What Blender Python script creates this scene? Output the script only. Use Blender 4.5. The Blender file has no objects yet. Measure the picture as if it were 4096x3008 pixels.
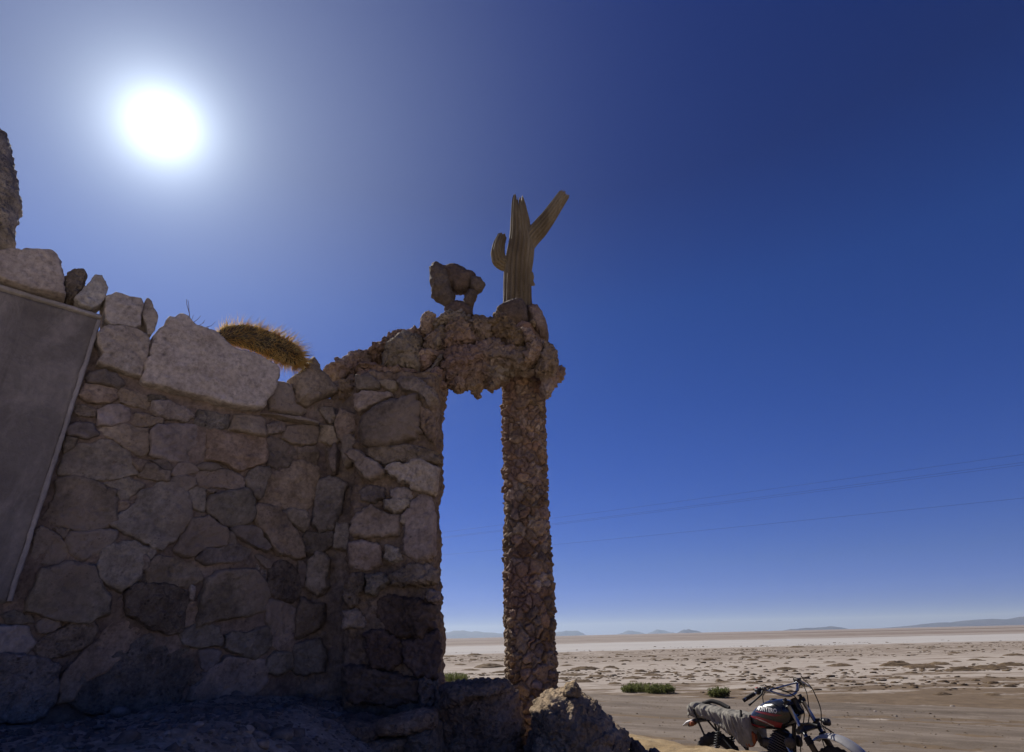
import bpy, bmesh, math, random
import numpy as np
from mathutils import Vector, Matrix

# ---------------------------------------------------------------- camera
scene = bpy.context.scene
COL = scene.collection
R = math.radians
W_PX, H_PX, F_PX = 4096.0, 3008.0, 2300.0
PITCH, ROLL, CAM_Z = R(24.4), R(1.35), 1.5
_r0 = np.array([1.0, 0, 0]); _u0 = np.array([0, -math.sin(PITCH), math.cos(PITCH)])
FWD = np.array([0, math.cos(PITCH), math.sin(PITCH)])
RIGHT = math.cos(ROLL) * _r0 - math.sin(ROLL) * _u0
UP = math.cos(ROLL) * _u0 + math.sin(ROLL) * _r0
EYE = np.array([0, 0, CAM_Z])
cam_data = bpy.data.cameras.new("camera")
cam = bpy.data.objects.new("camera", cam_data)
COL.objects.link(cam)
cam.matrix_world = Matrix((
    (RIGHT[0], UP[0], -FWD[0], 0), (RIGHT[1], UP[1], -FWD[1], 0),
    (RIGHT[2], UP[2], -FWD[2], CAM_Z), (0, 0, 0, 1)))
cam_data.sensor_width = 36.0
cam_data.lens = 36.0 * F_PX / W_PX
cam_data.clip_start = 0.02
cam_data.clip_end = 120000
scene.camera = cam

def ray(px, py):
    d = FWD + (px - W_PX / 2) / F_PX * RIGHT + (H_PX / 2 - py) / F_PX * UP
    return d

def at(px, py, y):
    """point on the sight line at forward distance y (metres)"""
    d = ray(px, py)
    return EYE + d * (y / d[1])

# ---------------------------------------------------------------- sun, sky, exposure
SUN_DIR = ray(648, 500); SUN_DIR = SUN_DIR / np.linalg.norm(SUN_DIR)
SUN_EL = math.asin(SUN_DIR[2]); SUN_AZ = math.atan2(SUN_DIR[0], SUN_DIR[1])
world = bpy.data.worlds.new("World"); scene.world = world
world.use_nodes = True
wn = world.node_tree.nodes; wl = world.node_tree.links
for n in list(wn): wn.remove(n)
w_out = wn.new("ShaderNodeOutputWorld")
w_bg = wn.new("ShaderNodeBackground"); w_bg.inputs["Strength"].default_value = 0.15
sky = wn.new("ShaderNodeTexSky"); sky.sky_type = 'NISHITA'; sky.sun_disc = False
sky.sun_elevation = SUN_EL; sky.sun_rotation = SUN_AZ
sky.altitude = 1500; sky.air_density = 1.25; sky.dust_density = 0.0; sky.ozone_density = 5.0
w_hs = wn.new("ShaderNodeHueSaturation"); w_hs.inputs["Saturation"].default_value = 1.25; w_hs.inputs["Value"].default_value = 1.0
wl.new(sky.outputs["Color"], w_hs.inputs["Color"]); 
w_tc = wn.new("ShaderNodeTexCoord"); w_sep = wn.new("ShaderNodeSeparateXYZ"); wl.new(w_tc.outputs["Generated"], w_sep.inputs[0])
w_rp = wn.new("ShaderNodeValToRGB"); wl.new(w_sep.outputs["Z"], w_rp.inputs["Fac"])       # thin dry air: same all the way round
for i, (p_, c_) in enumerate([(0.0, (.068, .108, .50)), (.10, (.122, .14, .36)), (.50, (.125, .15, .315)), (.66, (.104, .093, .23)), (1.0, (.092, .092, .275))]):
    if i > 1: w_rp.color_ramp.elements.new(p_)
    w_rp.color_ramp.elements[i].position = p_; w_rp.color_ramp.elements[i].color = c_ + (1,)
w_mx = wn.new("ShaderNodeMix"); w_mx.data_type = 'RGBA'; w_mx.blend_type = 'MULTIPLY'; w_mx.inputs[0].default_value = 1.0
wl.new(w_hs.outputs["Color"], w_mx.inputs[6]); wl.new(w_rp.outputs["Color"], w_mx.inputs[7]); wl.new(w_mx.outputs[2], w_bg.inputs["Color"])
# the sun itself and the bright dusty air round it (angle from the sun only)
tc = wn.new("ShaderNodeTexCoord")
vd = wn.new("ShaderNodeVectorMath"); vd.operation = 'DOT_PRODUCT'
vd.inputs[1].default_value = tuple(SUN_DIR)
wl.new(tc.outputs["Generated"], vd.inputs[0])
def wmath(op, a, b=None):
    n = wn.new("ShaderNodeMath"); n.operation = op
    for i, v in enumerate((a, b)):
        if v is None: continue
        if isinstance(v, (int, float)): n.inputs[i].default_value = v
        else: wl.new(v, n.inputs[i])
    return n.outputs[0]
ang = wmath('ARCCOSINE', wmath('MINIMUM', vd.outputs["Value"], 0.999999))
def gauss(w, k): return wmath('MULTIPLY', wmath('POWER', 2.718, wmath('MULTIPLY', wmath('POWER', wmath('DIVIDE', ang, w), 2.0), -1.0)), k)
def expo(w, k): return wmath('MULTIPLY', wmath('POWER', 2.718, wmath('DIVIDE', ang, -w)), k)
aur = wmath('ADD', expo(.030, 2.3), wmath('ADD', expo(.08, .50), gauss(.41, .19)))
w_bg2 = wn.new("ShaderNodeBackground"); w_bg2.inputs["Color"].default_value = (0.79, 0.91, 1.0, 1)
wl.new(aur, w_bg2.inputs["Strength"])
w_add = wn.new("ShaderNodeAddShader")
wl.new(w_bg.outputs[0], w_add.inputs[0]); wl.new(w_bg2.outputs[0], w_add.inputs[1])
wl.new(w_add.outputs[0], w_out.inputs["Surface"])

sun_data = bpy.data.lights.new("sun", 'SUN'); sun_data.energy = 5.0; sun_data.angle = R(0.53)
sun_data.color = (1.0, 0.95, 0.87)
sun = bpy.data.objects.new("sun", sun_data); COL.objects.link(sun)
sun.rotation_euler = Vector(tuple(SUN_DIR)).to_track_quat('Z', 'Y').to_euler()
sun.location = (-6, 7, 9)

scene.view_settings.view_transform = 'Standard'
scene.view_settings.look = 'None'
scene.view_settings.exposure = 0.25
scene.view_settings.gamma = 1.0
scene.view_settings.use_curve_mapping = False

# ---------------------------------------------------------------- noise (numpy)
def _hash(ix, iy, iz, seed):
    h = (ix.astype(np.uint32) * np.uint32(374761393) + iy.astype(np.uint32) * np.uint32(668265263)
         + iz.astype(np.uint32) * np.uint32(2147483647) + np.uint32((seed * 974711 + 12345) & 0xffffffff))
    h = (h ^ (h >> np.uint32(13))) * np.uint32(1274126177)
    h = (h ^ (h >> np.uint32(16))) * np.uint32(2246822519)
    h = h ^ (h >> np.uint32(15))
    return h.astype(np.float64) / 4294967296.0

def vnoise(p, seed=0):
    p = np.asarray(p, float)
    i = np.floor(p).astype(np.int64); f = p - i
    f = f * f * f * (f * (f * 6 - 15) + 10)
    out = 0
    for dx in (0, 1):
        wx = f[:, 0] if dx else 1 - f[:, 0]
        for dy in (0, 1):
            wy = f[:, 1] if dy else 1 - f[:, 1]
            for dz in (0, 1):
                wz = f[:, 2] if dz else 1 - f[:, 2]
                out = out + wx * wy * wz * _hash(i[:, 0] + dx, i[:, 1] + dy, i[:, 2] + dz, seed)
    return out * 2 - 1

def fbm(p, oct=4, seed=0, gain=0.5, lac=2.03):
    p = np.asarray(p, float); a = 1.0; t = 0; s = 0
    for k in range(oct):
        t = t + a * vnoise(p, seed + k * 17); s += a; a *= gain; p = p * lac + 3.17
    return t / s

def worley(p, seed=0, second=False):
    p = np.asarray(p, float)
    i = np.floor(p).astype(np.int64); f = p - i
    f1 = np.full(len(p), 9.0); f2 = np.full(len(p), 9.0)
    for dx in (-1, 0, 1):
        for dy in (-1, 0, 1):
            for dz in (-1, 0, 1):
                a, b, c = i[:, 0] + dx, i[:, 1] + dy, i[:, 2] + dz
                d = ((dx + _hash(a, b, c, seed) - f[:, 0]) ** 2 + (dy + _hash(a, b, c, seed + 1) - f[:, 1]) ** 2
                     + (dz + _hash(a, b, c, seed + 2) - f[:, 2]) ** 2)
                m = d < f1
                f2 = np.where(m, f1, np.minimum(f2, d)); f1 = np.where(m, d, f1)
    return (np.sqrt(f1), np.sqrt(f2)) if second else np.sqrt(f1)

def sstep(a, b, x):
    t = np.clip((x - a) / (b - a), 0, 1)
    return t * t * (3 - 2 * t)

# ---------------------------------------------------------------- mesh helpers
def mesh_np(name, verts, faces, smooth=True):
    """faces: array (n,4) or (n,3), or list of such arrays / tuples"""
    verts = np.asarray(verts, np.float32)
    me = bpy.data.meshes.new(name)
    if isinstance(faces, np.ndarray): faces = [faces]
    faces = [np.asarray(f, np.int32) for f in faces if len(f)]
    loops = np.concatenate([f.ravel() for f in faces])
    sizes = np.concatenate([np.full(len(f), f.shape[1], np.int32) for f in faces])
    starts = np.concatenate([[0], np.cumsum(sizes)[:-1]]).astype(np.int32)
    me.vertices.add(len(verts)); me.vertices.foreach_set("co", verts.ravel())
    me.loops.add(len(loops)); me.loops.foreach_set("vertex_index", loops)
    me.polygons.add(len(sizes)); me.polygons.foreach_set("loop_start", starts)
    me.polygons.foreach_set("loop_total", sizes)
    if smooth: me.polygons.foreach_set("use_smooth", np.ones(len(sizes), bool))
    me.update(calc_edges=True)
    return me

def vnormals(v, faces):
    n = np.zeros_like(v)
    for f in ([faces] if isinstance(faces, np.ndarray) else faces):
        f = np.asarray(f)
        if not len(f): continue
        if f.shape[1] == 4: fn = np.cross(v[f[:, 2]] - v[f[:, 0]], v[f[:, 3]] - v[f[:, 1]])
        else: fn = np.cross(v[f[:, 1]] - v[f[:, 0]], v[f[:, 2]] - v[f[:, 0]])
        for k in range(f.shape[1]): np.add.at(n, f[:, k], fn)
    return n / np.maximum(np.linalg.norm(n, axis=1, keepdims=True), 1e-12)

def tag(o, label=None, cat=None, group=None, kind=None):
    if label: o["label"] = label
    if cat: o["category"] = cat
    if group: o["group"] = group
    if kind: o["kind"] = kind
    return o

def link(name, me, mat, parent=None, loc=(0, 0, 0)):
    o = bpy.data.objects.new(name, me); COL.objects.link(o)
    if mat is not None and not me.materials: me.materials.append(mat)
    o.location = loc
    if parent is not None: o.parent = parent
    return o

def empty(name, loc, rot=(0, 0, 0)):
    o = bpy.data.objects.new(name, None); COL.objects.link(o)
    o.empty_display_size = 0.1; o.location = tuple(loc); o.rotation_euler = rot
    return o

def solid(name, v, faces, mat, parent=None, smooth=True):
    """mesh given in world coordinates; its origin goes to its middle (parents are unrotated)"""
    v = np.asarray(v, float); c = (v.min(0) + v.max(0)) / 2
    me = mesh_np(name, v - c, faces, smooth)
    off = c - (np.array(parent.matrix_basis.translation) if parent is not None else 0)
    if parent is not None and parent.parent is not None: off = off - np.array(parent.parent.matrix_basis.translation)
    return link(name, me, mat, parent, tuple(off))

def grid_faces(nu, nv, wrap_u=False, wrap_v=False):
    """vertex index = u*nv+v"""
    u = np.arange(nu if wrap_u else nu - 1); v = np.arange(nv if wrap_v else nv - 1)
    U, V = np.meshgrid(u, v, indexing='ij'); U = U.ravel(); V = V.ravel()
    U2 = (U + 1) % nu; V2 = (V + 1) % nv
    return np.stack([U * nv + V, U2 * nv + V, U2 * nv + V2, U * nv + V2], 1)

def chaikin(p, it=2):
    for _ in range(it):
        q = np.roll(p, -1, 0)
        p = np.stack([0.86 * p + 0.14 * q, 0.14 * p + 0.86 * q], 1).reshape(-1, p.shape[1])
    return p

def resample(p, n):
    q = np.vstack([p, p[:1]]); d = np.r_[0, np.cumsum(np.linalg.norm(np.diff(q, axis=0), axis=1))]
    t = np.linspace(0, d[-1], n, endpoint=False)
    return np.stack([np.interp(t, d, q[:, k]) for k in range(q.shape[1])], 1)

def tube(points, radii, n=10, caps=True):
    P = np.asarray(points, float); m = len(P)
    radii = np.full(m, radii) if np.isscalar(radii) else np.asarray(radii, float)
    T = np.gradient(P, axis=0); T /= np.linalg.norm(T, axis=1, keepdims=True) + 1e-12
    ref = np.array([0, 0, 1.0]) if abs(T[0][2]) < 0.9 else np.array([1.0, 0, 0])
    N = np.zeros_like(P); a = np.cross(T[0], ref); a /= np.linalg.norm(a); N[0] = a
    for i in range(1, m):
        a = N[i - 1] - T[i] * np.dot(N[i - 1], T[i]); N[i] = a / (np.linalg.norm(a) + 1e-12)
    B = np.cross(T, N); th = np.linspace(0, 2 * np.pi, n, endpoint=False)
    V = (P[:, None] + radii[:, None, None] * (np.cos(th)[None, :, None] * N[:, None] + np.sin(th)[None, :, None] * B[:, None])).reshape(-1, 3)
    F = [grid_faces(m, n, False, True)]
    if caps:
        V = np.vstack([V, P[:1], P[-1:]]); k = np.arange(n); k2 = (k + 1) % n
        F.append(np.stack([np.full(n, m * n), k2, k], 1)); F.append(np.stack([np.full(n, m * n + 1), (m - 1) * n + k, (m - 1) * n + k2], 1))
    return V, F

def merge(items):
    V = []; F = []; o = 0
    for v, f in items:
        V.append(np.asarray(v, float))
        for a in ([f] if isinstance(f, np.ndarray) else f): F.append(np.asarray(a) + o)
        o += len(v)
    q = [f for f in F if f.shape[1] == 4]; t = [f for f in F if f.shape[1] == 3]
    out = []
    if q: out.append(np.concatenate(q))
    if t: out.append(np.concatenate(t))
    return np.vstack(V), out

def box(c, s, rot=None, bevel=0.0):
    c = np.asarray(c, float); h = np.asarray(s, float) / 2
    bm = bmesh.new(); bmesh.ops.create_cube(bm, size=2.0)
    for v in bm.verts: v.co = Vector((v.co.x * h[0], v.co.y * h[1], v.co.z * h[2]))
    if bevel: bmesh.ops.bevel(bm, geom=list(bm.edges), offset=bevel, segments=2, affect='EDGES', profile=0.6)
    bmesh.ops.triangulate(bm, faces=bm.faces); bm.verts.index_update()
    V = np.array([v.co[:] for v in bm.verts]); F = np.array([[v.index for v in f.verts] for f in bm.faces]); bm.free()
    if rot is not None: V = V @ np.asarray(rot).T
    return V + c, [F]

class Plane:
    """a real plane in the place; px() finds where the sight line meets it"""
    def __init__(self, p, n):
        self.p = np.asarray(p, float); self.n = np.asarray(n, float) / np.linalg.norm(n)
    def px(self, x, y):
        d = ray(x, y); t = np.dot(self.p - EYE, self.n) / np.dot(d, self.n)
        return EYE + d * t

CROPS = {'C1': (0, 960, .4843), 'C2': (700, 1160, .4843), 'C3': (0, 1700, .4237), 'C4': (600, 1700, .4237),
         'C5': (0, 2300, .4237), 'C6': (600, 2300, .4237), 'C7': (1200, 1500, .4237), 'C8': (1200, 2200, .4841),
         'F': (0, 0, 1.8204), 'L': (1250, 1180, .4667), 'K': (1600, 700, .3631), 'B': (1700, 2300, .4286)}
def pix(crop, pts):
    ox, oy, s = CROPS[crop]
    return [(ox + x * s, oy + y * s) for x, y in pts]

def stone_mesh(outline, nrm, tf, tb, seed, k=5.0, kb=5.0, N=72, M=16, MB=6, rough=0.10, tilt=0.08,
               f_amp=0.010, f_scale=9.0, g_amp=0.004, g_scale=42.0, knob=0.0, knob_scale=30.0, jag=0.02, center=None, soft=2):
    """closed stone whose face follows an outline lying on a plane: front bulges by tf, back goes in by tb"""
    rng = np.random.default_rng(seed)
    P = resample(chaikin(np.asarray(outline, float), soft), N)
    nrm = np.asarray(nrm, float)
    c = P.mean(0) if center is None else np.asarray(center, float)
    size = np.linalg.norm(P - c, axis=1).mean()
    P = c + (P - c) * (1 + jag * 2.2 * vnoise(P * 14 + seed, seed)[:, None] + jag * 1.4 * (1 - 2 * np.abs(vnoise(P * 38 + seed, seed + 3)))[:, None] + jag * .8 * vnoise(P * 110, seed + 8)[:, None])
    t1 = P[0] - c; t1 /= np.linalg.norm(t1); t2 = np.cross(nrm, t1)
    rings = []
    def prof(s, T, kk): return T * np.power(np.maximum(1 - s ** kk, 0), 0.5)
    sb = np.linspace(0, 1, MB + 1)[1:-1]; sb = 1 - (1 - sb) ** 1.5
    sf = np.linspace(1, 0, M + 1)[:-1]; sf = np.where(sf > .75, .75 + (sf - .75), sf)
    edge = np.array([1.0, .995, .985, .965, .94, .90])
    sf = np.r_[edge, np.linspace(.86, .0, M)[:-1]]
    S = np.r_[sb, sf]; Wd = np.r_[-prof(sb, tb, kb), prof(sf, tf, k)]
    V = (c + (P - c)[None] * S[:, None, None] + nrm * Wd[:, None, None])
    tl = rng.normal(0, tilt, 2)
    fr = np.clip(Wd / max(tf, 1e-6), 0, 1)[:, None]
    rel = V - c
    V = V + nrm * (fr * (tl[0] * (rel @ t1) + tl[1] * (rel @ t2)))[..., None]
    V = V.reshape(-1, 3)
    nr = len(S)
    V = np.vstack([V, c - nrm * tb, c + nrm * tf])
    F = grid_faces(nr, N, False, True)[:, ::-1]
    kk = np.arange(N); k2 = (kk + 1) % N
    Ft = np.concatenate([np.stack([np.full(N, nr * N), kk, k2], 1)[:, ::-1], np.stack([np.full(N, nr * N + 1), (nr - 1) * N + kk, (nr - 1) * N + k2], 1)])
    # outward orientation check
    n = vnormals(V, [F, Ft])
    if np.dot(n[-1], nrm) < 0: F = F[:, ::-1]; Ft = Ft[:, ::-1]; n = -n
    d = f_amp * (.55 * fbm(V * f_scale + seed * 3.1, 3, seed) + .75 * (.45 - 1.6 * np.abs(fbm(V * f_scale * .8 + seed * 1.7, 3, seed + 31)))) + g_amp * fbm(V * g_scale + seed, 3, seed + 5)
    if knob:
        w1 = worley(V * knob_scale + seed, seed + 9); w2 = worley(V * knob_scale * 2.3 + seed, seed + 12)
        d = d + knob * ((0.55 - w1) * 1.1 + (0.5 - w2) * 0.5)
    return V + n * d[:, None], [F, Ft]
# ---------------------------------------------------------------- materials (procedural)
class NT:
    def __init__(self, name):
        self.m = bpy.data.materials.new(name); self.m.use_nodes = True
        self.t = self.m.node_tree; self.b = self.t.nodes["Principled BSDF"]; self.out = self.t.nodes["Material Output"]
        self.b.inputs["Specular IOR Level"].default_value = 0.25
        g = self.t.nodes.new("ShaderNodeNewGeometry"); self.pos = g.outputs["Position"]
    def n(self, typ, **kw):
        x = self.t.nodes.new(typ)
        for k, v in kw.items(): setattr(x, k, v)
        return x
    def put(self, sock, v):
        if hasattr(v, 'links') or isinstance(v, bpy.types.NodeSocket): self.t.links.new(v, sock)
        else:
            if isinstance(v, tuple) and len(v) == 3 and sock.type == 'RGBA': v = v + (1,)
            sock.default_value = v
    def noise(self, scale, detail=4, rough=0.55, vec=None, dist=0.0):
        x = self.n("ShaderNodeTexNoise"); x.inputs["Scale"].default_value = scale; x.inputs["Detail"].default_value = detail
        x.inputs["Roughness"].default_value = rough; x.inputs["Distortion"].default_value = dist
        self.put(x.inputs["Vector"], vec if vec is not None else self.pos); return x.outputs["Fac"]
    def voro(self, scale, feature='F1', vec=None, out="Distance"):
        x = self.n("ShaderNodeTexVoronoi", feature=feature); x.inputs["Scale"].default_value = scale
        self.put(x.inputs["Vector"], vec if vec is not None else self.pos); return x.outputs[out]
    def ramp(self, fac, stops):
        x = self.n("ShaderNodeValToRGB"); e = x.color_ramp.elements
        while len(e) < len(stops): e.new(0.5)
        for i, (p, c) in enumerate(stops):
            e[i].position = p; e[i].color = tuple(c) + (1,) if not isinstance(c, (int, float)) else (c, c, c, 1)
        self.put(x.inputs["Fac"], fac); return x.outputs["Color"]
    def mix(self, fac, a, b, mode='MIX'):
        x = self.n("ShaderNodeMix", data_type='RGBA', blend_type=mode)
        self.put(x.inputs[0], fac); self.put(x.inputs[6], a); self.put(x.inputs[7], b); return x.outputs[2]
    def math(self, op, a, b=None, c=None, clamp=False):
        x = self.n("ShaderNodeMath", operation=op, use_clamp=clamp)
        for i, v in enumerate((a, b, c)):
            if v is not None: self.put(x.inputs[i], v)
        return x.outputs[0]
    def mapr(self, v, a, b, c=0.0, d=1.0):
        x = self.n("ShaderNodeMapRange", clamp=True)
        for i, q in enumerate((v, a, b, c, d)): self.put(x.inputs[i], q)
        return x.outputs[0]
    def xyz(self):
        s = self.n("ShaderNodeSeparateXYZ"); self.put(s.inputs[0], self.pos); return s.outputs
    def scaled(self, sx, sy, sz, vec=None):
        m = self.n("ShaderNodeMapping"); m.inputs["Scale"].default_value = (sx, sy, sz)
        self.put(m.inputs["Vector"], vec if vec is not None else self.pos); return m.outputs[0]
    def rand(self):
        return self.n("ShaderNodeObjectInfo").outputs["Random"]
    def bump(self, h, strength=0.4, dist=0.01):
        x = self.n("ShaderNodeBump"); x.inputs["Strength"].default_value = strength; x.inputs["Distance"].default_value = dist
        self.put(x.inputs["Height"], h); self.put(self.b.inputs["Normal"], x.outputs[0]); return x
    def done(self, col, rough=0.9):
        self.put(self.b.inputs["Base Color"], col); self.put(self.b.inputs["Roughness"], rough); return self.m

def rock_mat(name, dark, mid, light, tint=None, var=0.45, scale=7.0, pits=0.5, pit_scale=55.0, bump=0.5, lichen=None, bd=.010):
    t = NT(name)
    n1 = t.noise(scale, 6, 0.62); n2 = t.noise(scale * 6, 5, 0.65); n3 = t.noise(scale * 0.35, 3)
    base = t.ramp(n1, [(0.30, dark), (0.5, mid), (0.72, light)])
    fine = t.ramp(n2, [(0.3, 0.5), (0.5, 0.97), (0.72, 1.4)])
    col = t.mix(0.75, base, fine, 'MULTIPLY')
    r = t.rand()
    val = t.mapr(r, 0, 1, 1 - var, 1 + var * 0.75)
    hsv = t.n("ShaderNodeHueSaturation"); t.put(hsv.inputs["Color"], col); t.put(hsv.inputs["Value"], val)
    rr = t.math('FRACT', t.math('MULTIPLY', r, 17.31))
    t.put(hsv.inputs["Saturation"], t.mapr(rr, 0, 1, 0.75, 1.2))
    t.put(hsv.inputs["Hue"], t.mapr(t.math('FRACT', t.math('MULTIPLY', r, 91.7)), 0, 1, 0.488, 0.508))
    col = hsv.outputs["Color"]
    if tint: col = t.mix(t.mapr(n3, 0.48, 0.66, 0, 0.75), col, tint)
    v1 = t.voro(pit_scale); v2 = t.voro(pit_scale * 2.7)
    pit = t.math('MULTIPLY', t.mapr(v1, 0.05, 0.32), t.mapr(v2, 0.02, 0.3, 0.4, 1.0))
    pm = t.mapr(t.noise(scale * 1.7, 4, .6), .44, .60)
    if pits: col = t.mix(t.math('MULTIPLY', pm, pits), col, t.mix(1.0, col, t.ramp(pit, [(0, 0.35), (1, 1.06)]), 'MULTIPLY'))  # shade inside the pits is put into the colour as well as the bump
    h = t.math('ADD', t.math('MULTIPLY', n2, 0.7), t.math('ADD', t.math('MULTIPLY', t.math('MULTIPLY', pit, pm), pits * 0.9), t.math('MULTIPLY', t.noise(scale * 26, 3, 0.7), 0.35)))
    t.bump(h, bump, bd)
    return t.done(col, 0.92)

M = {}
M['wall'] = rock_mat('wall stone', (.165, .13, .095), (.272, .217, .162), (.385, .316, .245), tint=(.26, .20, .15), pits=0.5, pit_scale=70, bump=0.8)
M['mortar'] = rock_mat('mud mortar', (.13, .10, .073), (.22, .17, .124), (.32, .256, .192), var=0.1, pits=0.5, pit_scale=60, bump=0.8)
M['wall_b'] = rock_mat('smooth pinkish wall stone', (.185, .145, .112), (.28, .222, .174), (.37, .302, .243), pits=0.15, bump=0.6, scale=4.5, var=.3)
M['wall_c'] = rock_mat('dark porous wall stone', (.14, .112, .084), (.245, .198, .15), (.37, .305, .235), pits=0.85, pit_scale=44, bump=1.0, scale=11, bd=.016, var=.3)
M['wall_d'] = rock_mat('ochre layered wall stone', (.18, .138, .098), (.285, .225, .163), (.385, .312, .237), pits=0.3, bump=0.9, scale=9, var=.3)
M['pale'] = rock_mat('bleached coping stone', (.325, .278, .23), (.43, .373, .312), (.52, .46, .392), var=0.18, pits=0.6, pit_scale=24, bump=.8)
M['tufa'] = rock_mat('tufa', (.18, .127, .082), (.33, .242, .162), (.50, .39, .275), tint=(.32, .21, .165), pits=0.85, pit_scale=36, bump=1.0, var=0.3, bd=.02)
M['tufa_grey'] = rock_mat('grey tufa', (.16, .125, .09), (.275, .22, .162), (.41, .335, .255), pits=0.85, pit_scale=34, bump=1.0, var=0.25, bd=.02)
M['crust'] = rock_mat('column crust stone', (.16, .105, .068), (.30, .206, .134), (.45, .33, .225), tint=(.28, .175, .13), pits=0.7, pit_scale=80, bump=0.8, var=0.42)
M['dark'] = rock_mat('dark lava stone', (.075, .056, .044), (.12, .09, .07), (.18, .137, .107), var=0.15, pits=0.5, pit_scale=40)
M['boulder'] = rock_mat('salt crust boulder', (.17, .124, .08), (.29, .215, .142), (.44, .34, .235), pits=0.8, pit_scale=34, bump=1.0, var=0.2, bd=.02)
M['ledge'] = rock_mat('pale ledge stone', (.24, .185, .14), (.355, .282, .218), (.47, .383, .305), var=0.2, pits=0.6, pit_scale=38)

def plaster_mat(name, c0, c1, streak=0.7):
    t = NT(name)
    n1 = t.noise(2.4, 6, 0.6, t.scaled(1, 1, 1.8)); n2 = t.noise(38, 5, 0.6); n3 = t.noise(7, 5, 0.65, t.scaled(1, 1, .5), 0.6)
    col = t.mix(t.mapr(n1, .3, .72), c0, c1)
    col = t.mix(t.mapr(n3, .50, .70, 0, streak), col, tuple(1.45 * q for q in c1))
    drip = t.noise(5, 5, .65, t.scaled(3.2, 3.2, .16)); col = t.mix(t.mapr(drip, .54, .68, 0, .55), col, tuple(.62 * q for q in c0))
    trow = t.noise(7, 5, .65, t.scaled(.8, .8, 1.3), 1.6)
    col = t.mix(0.5, col, t.ramp(n2, [(.3, .75), (.7, 1.15)]), 'MULTIPLY')
    t.bump(t.math('ADD', t.math('ADD', n2, trow), t.math('MULTIPLY', n3, 1.3)), 0.6, 0.010)
    return t.done(col, 0.93)
M['plaster'] = plaster_mat('grey cement render', (.15, .13, .113), (.235, .205, .18))
M['band'] = plaster_mat('bevel-lit cement band', (.27, .243, .22), (.36, .325, .295))  # lighter copy of the render: light caught by the bevel, put into colour

def plain(name, col, rough=0.5, metal=0.0, vary=0.0, vscale=30, spec=0.4, bump=0.0):
    t = NT(name); t.b.inputs["Metallic"].default_value = metal; t.b.inputs["Specular IOR Level"].default_value = spec
    c = col
    if vary:
        n = t.noise(vscale, 5, 0.6)
        c = t.mix(1.0, col, t.ramp(n, [(.25, 1 - vary), (.5, 1.0), (.75, 1 + vary * .7)]), 'MULTIPLY')
        if bump: t.bump(n, bump, 0.003)
    return t.done(c, rough)
# ---------------------------------------------------------------- the land
RN = np.array([0.57, 0.82]); RT = np.array([0.82, -0.57])     # across the track / along the track
def land_z(x, y, detail=True):
    x = np.asarray(x, float); y = np.asarray(y, float)
    n = x * RN[0] + y * RN[1]
    p = np.stack([x, y, 0 * x], 1)
    zt = 0.985 + 0.27 * sstep(-0.25, -0.95, x) * sstep(4.4, 3.2, y)
    wob = 0.22 * vnoise(p * 0.9, 4)
    t = sstep(3.45, 5.3, n + wob)
    back = sstep(-3.5, -9, n)
    z = zt * (1 - t) * (1 - back)
    if detail:
        near = sstep(14, 5, np.hypot(x, y))
        bank = (1 - t) * near
        z = z + bank * (0.05 * fbm(p * 2.1, 4, 21) + 0.018 * fbm(p * 11, 3, 25) + 0.008 * np.maximum(0, 0.5 - worley(p * 26, 27)))
        flat = sstep(15, 19, n)
        z = z + flat * sstep(400, 90, np.hypot(x, y)) * (0.05 * fbm(p * 0.35, 3, 31) + 0.035 * np.maximum(fbm(p * 1.7, 3, 33), 0))
    return z

th = np.radians(np.r_[np.linspace(-180, -72, 60, endpoint=False), np.linspace(-72, 72, 520, endpoint=False), np.linspace(72, 180, 60, endpoint=False)])
rr = np.r_[0.02, np.linspace(.3, 6.5, 270, endpoint=False), np.geomspace(6.5, 70000, 230)]
TH, RR = np.meshgrid(th, rr, indexing='ij')
gx = (RR * np.sin(TH)).ravel(); gy = (RR * np.cos(TH)).ravel()
gz = land_z(gx, gy)
t = NT('salt flat and sand')
sx, sy, sz = t.xyz()
nn = t.math('ADD', t.math('MULTIPLY', sx, .57), t.math('MULTIPLY', sy, .82))
warp = t.noise(0.035, 4, 0.6, t.scaled(.35, 1, 1)); warp2 = t.noise(0.25, 5, 0.65, t.scaled(.45, 1, 1))
yw = t.math('MULTIPLY', sy, t.math('ADD', t.math('MULTIPLY', warp, 0.7), 0.65))
# pale salty mud with brown crust patches
pale = t.ramp(t.noise(0.9, 6, 0.65, t.scaled(.6, 1, 1)), [(.3, (.261, .211, .173)), (.55, (.337, .291, .245)), (.75, (.380, .333, .287))])
brown = t.ramp(t.noise(2.2, 6, 0.7), [(.3, (.085, .057, .032)), (.6, (.148, .104, .063)), (.8, (.222, .170, .115))])
patch = t.noise(0.55, 7, 0.72, t.scaled(.42, 1.0, 1)); speck = t.noise(2.8, 5, 0.75, t.scaled(.5, 1, 1))
near_brown = t.mapr(yw, 26, 15, 0.0, 0.20)                 # browner beside the track
pk = t.mapr(t.math('ADD', patch, near_brown), 0.57, 0.64)
sp = t.math('MULTIPLY', t.mapr(speck, .60, .68), t.mapr(yw, 16, 26, .4, .9))
sp2 = t.math('MULTIPLY', t.mapr(t.noise(1.1, 7, .8, t.scaled(.35, 1, 1)), .44, .58), t.mapr(t.math('ABSOLUTE', t.math('SUBTRACT', yw, 52.0)), 8, 17, .95, 0))
colf = t.mix(t.math('MAXIMUM', t.math('MAXIMUM', pk, sp), sp2), pale, brown)
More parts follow.
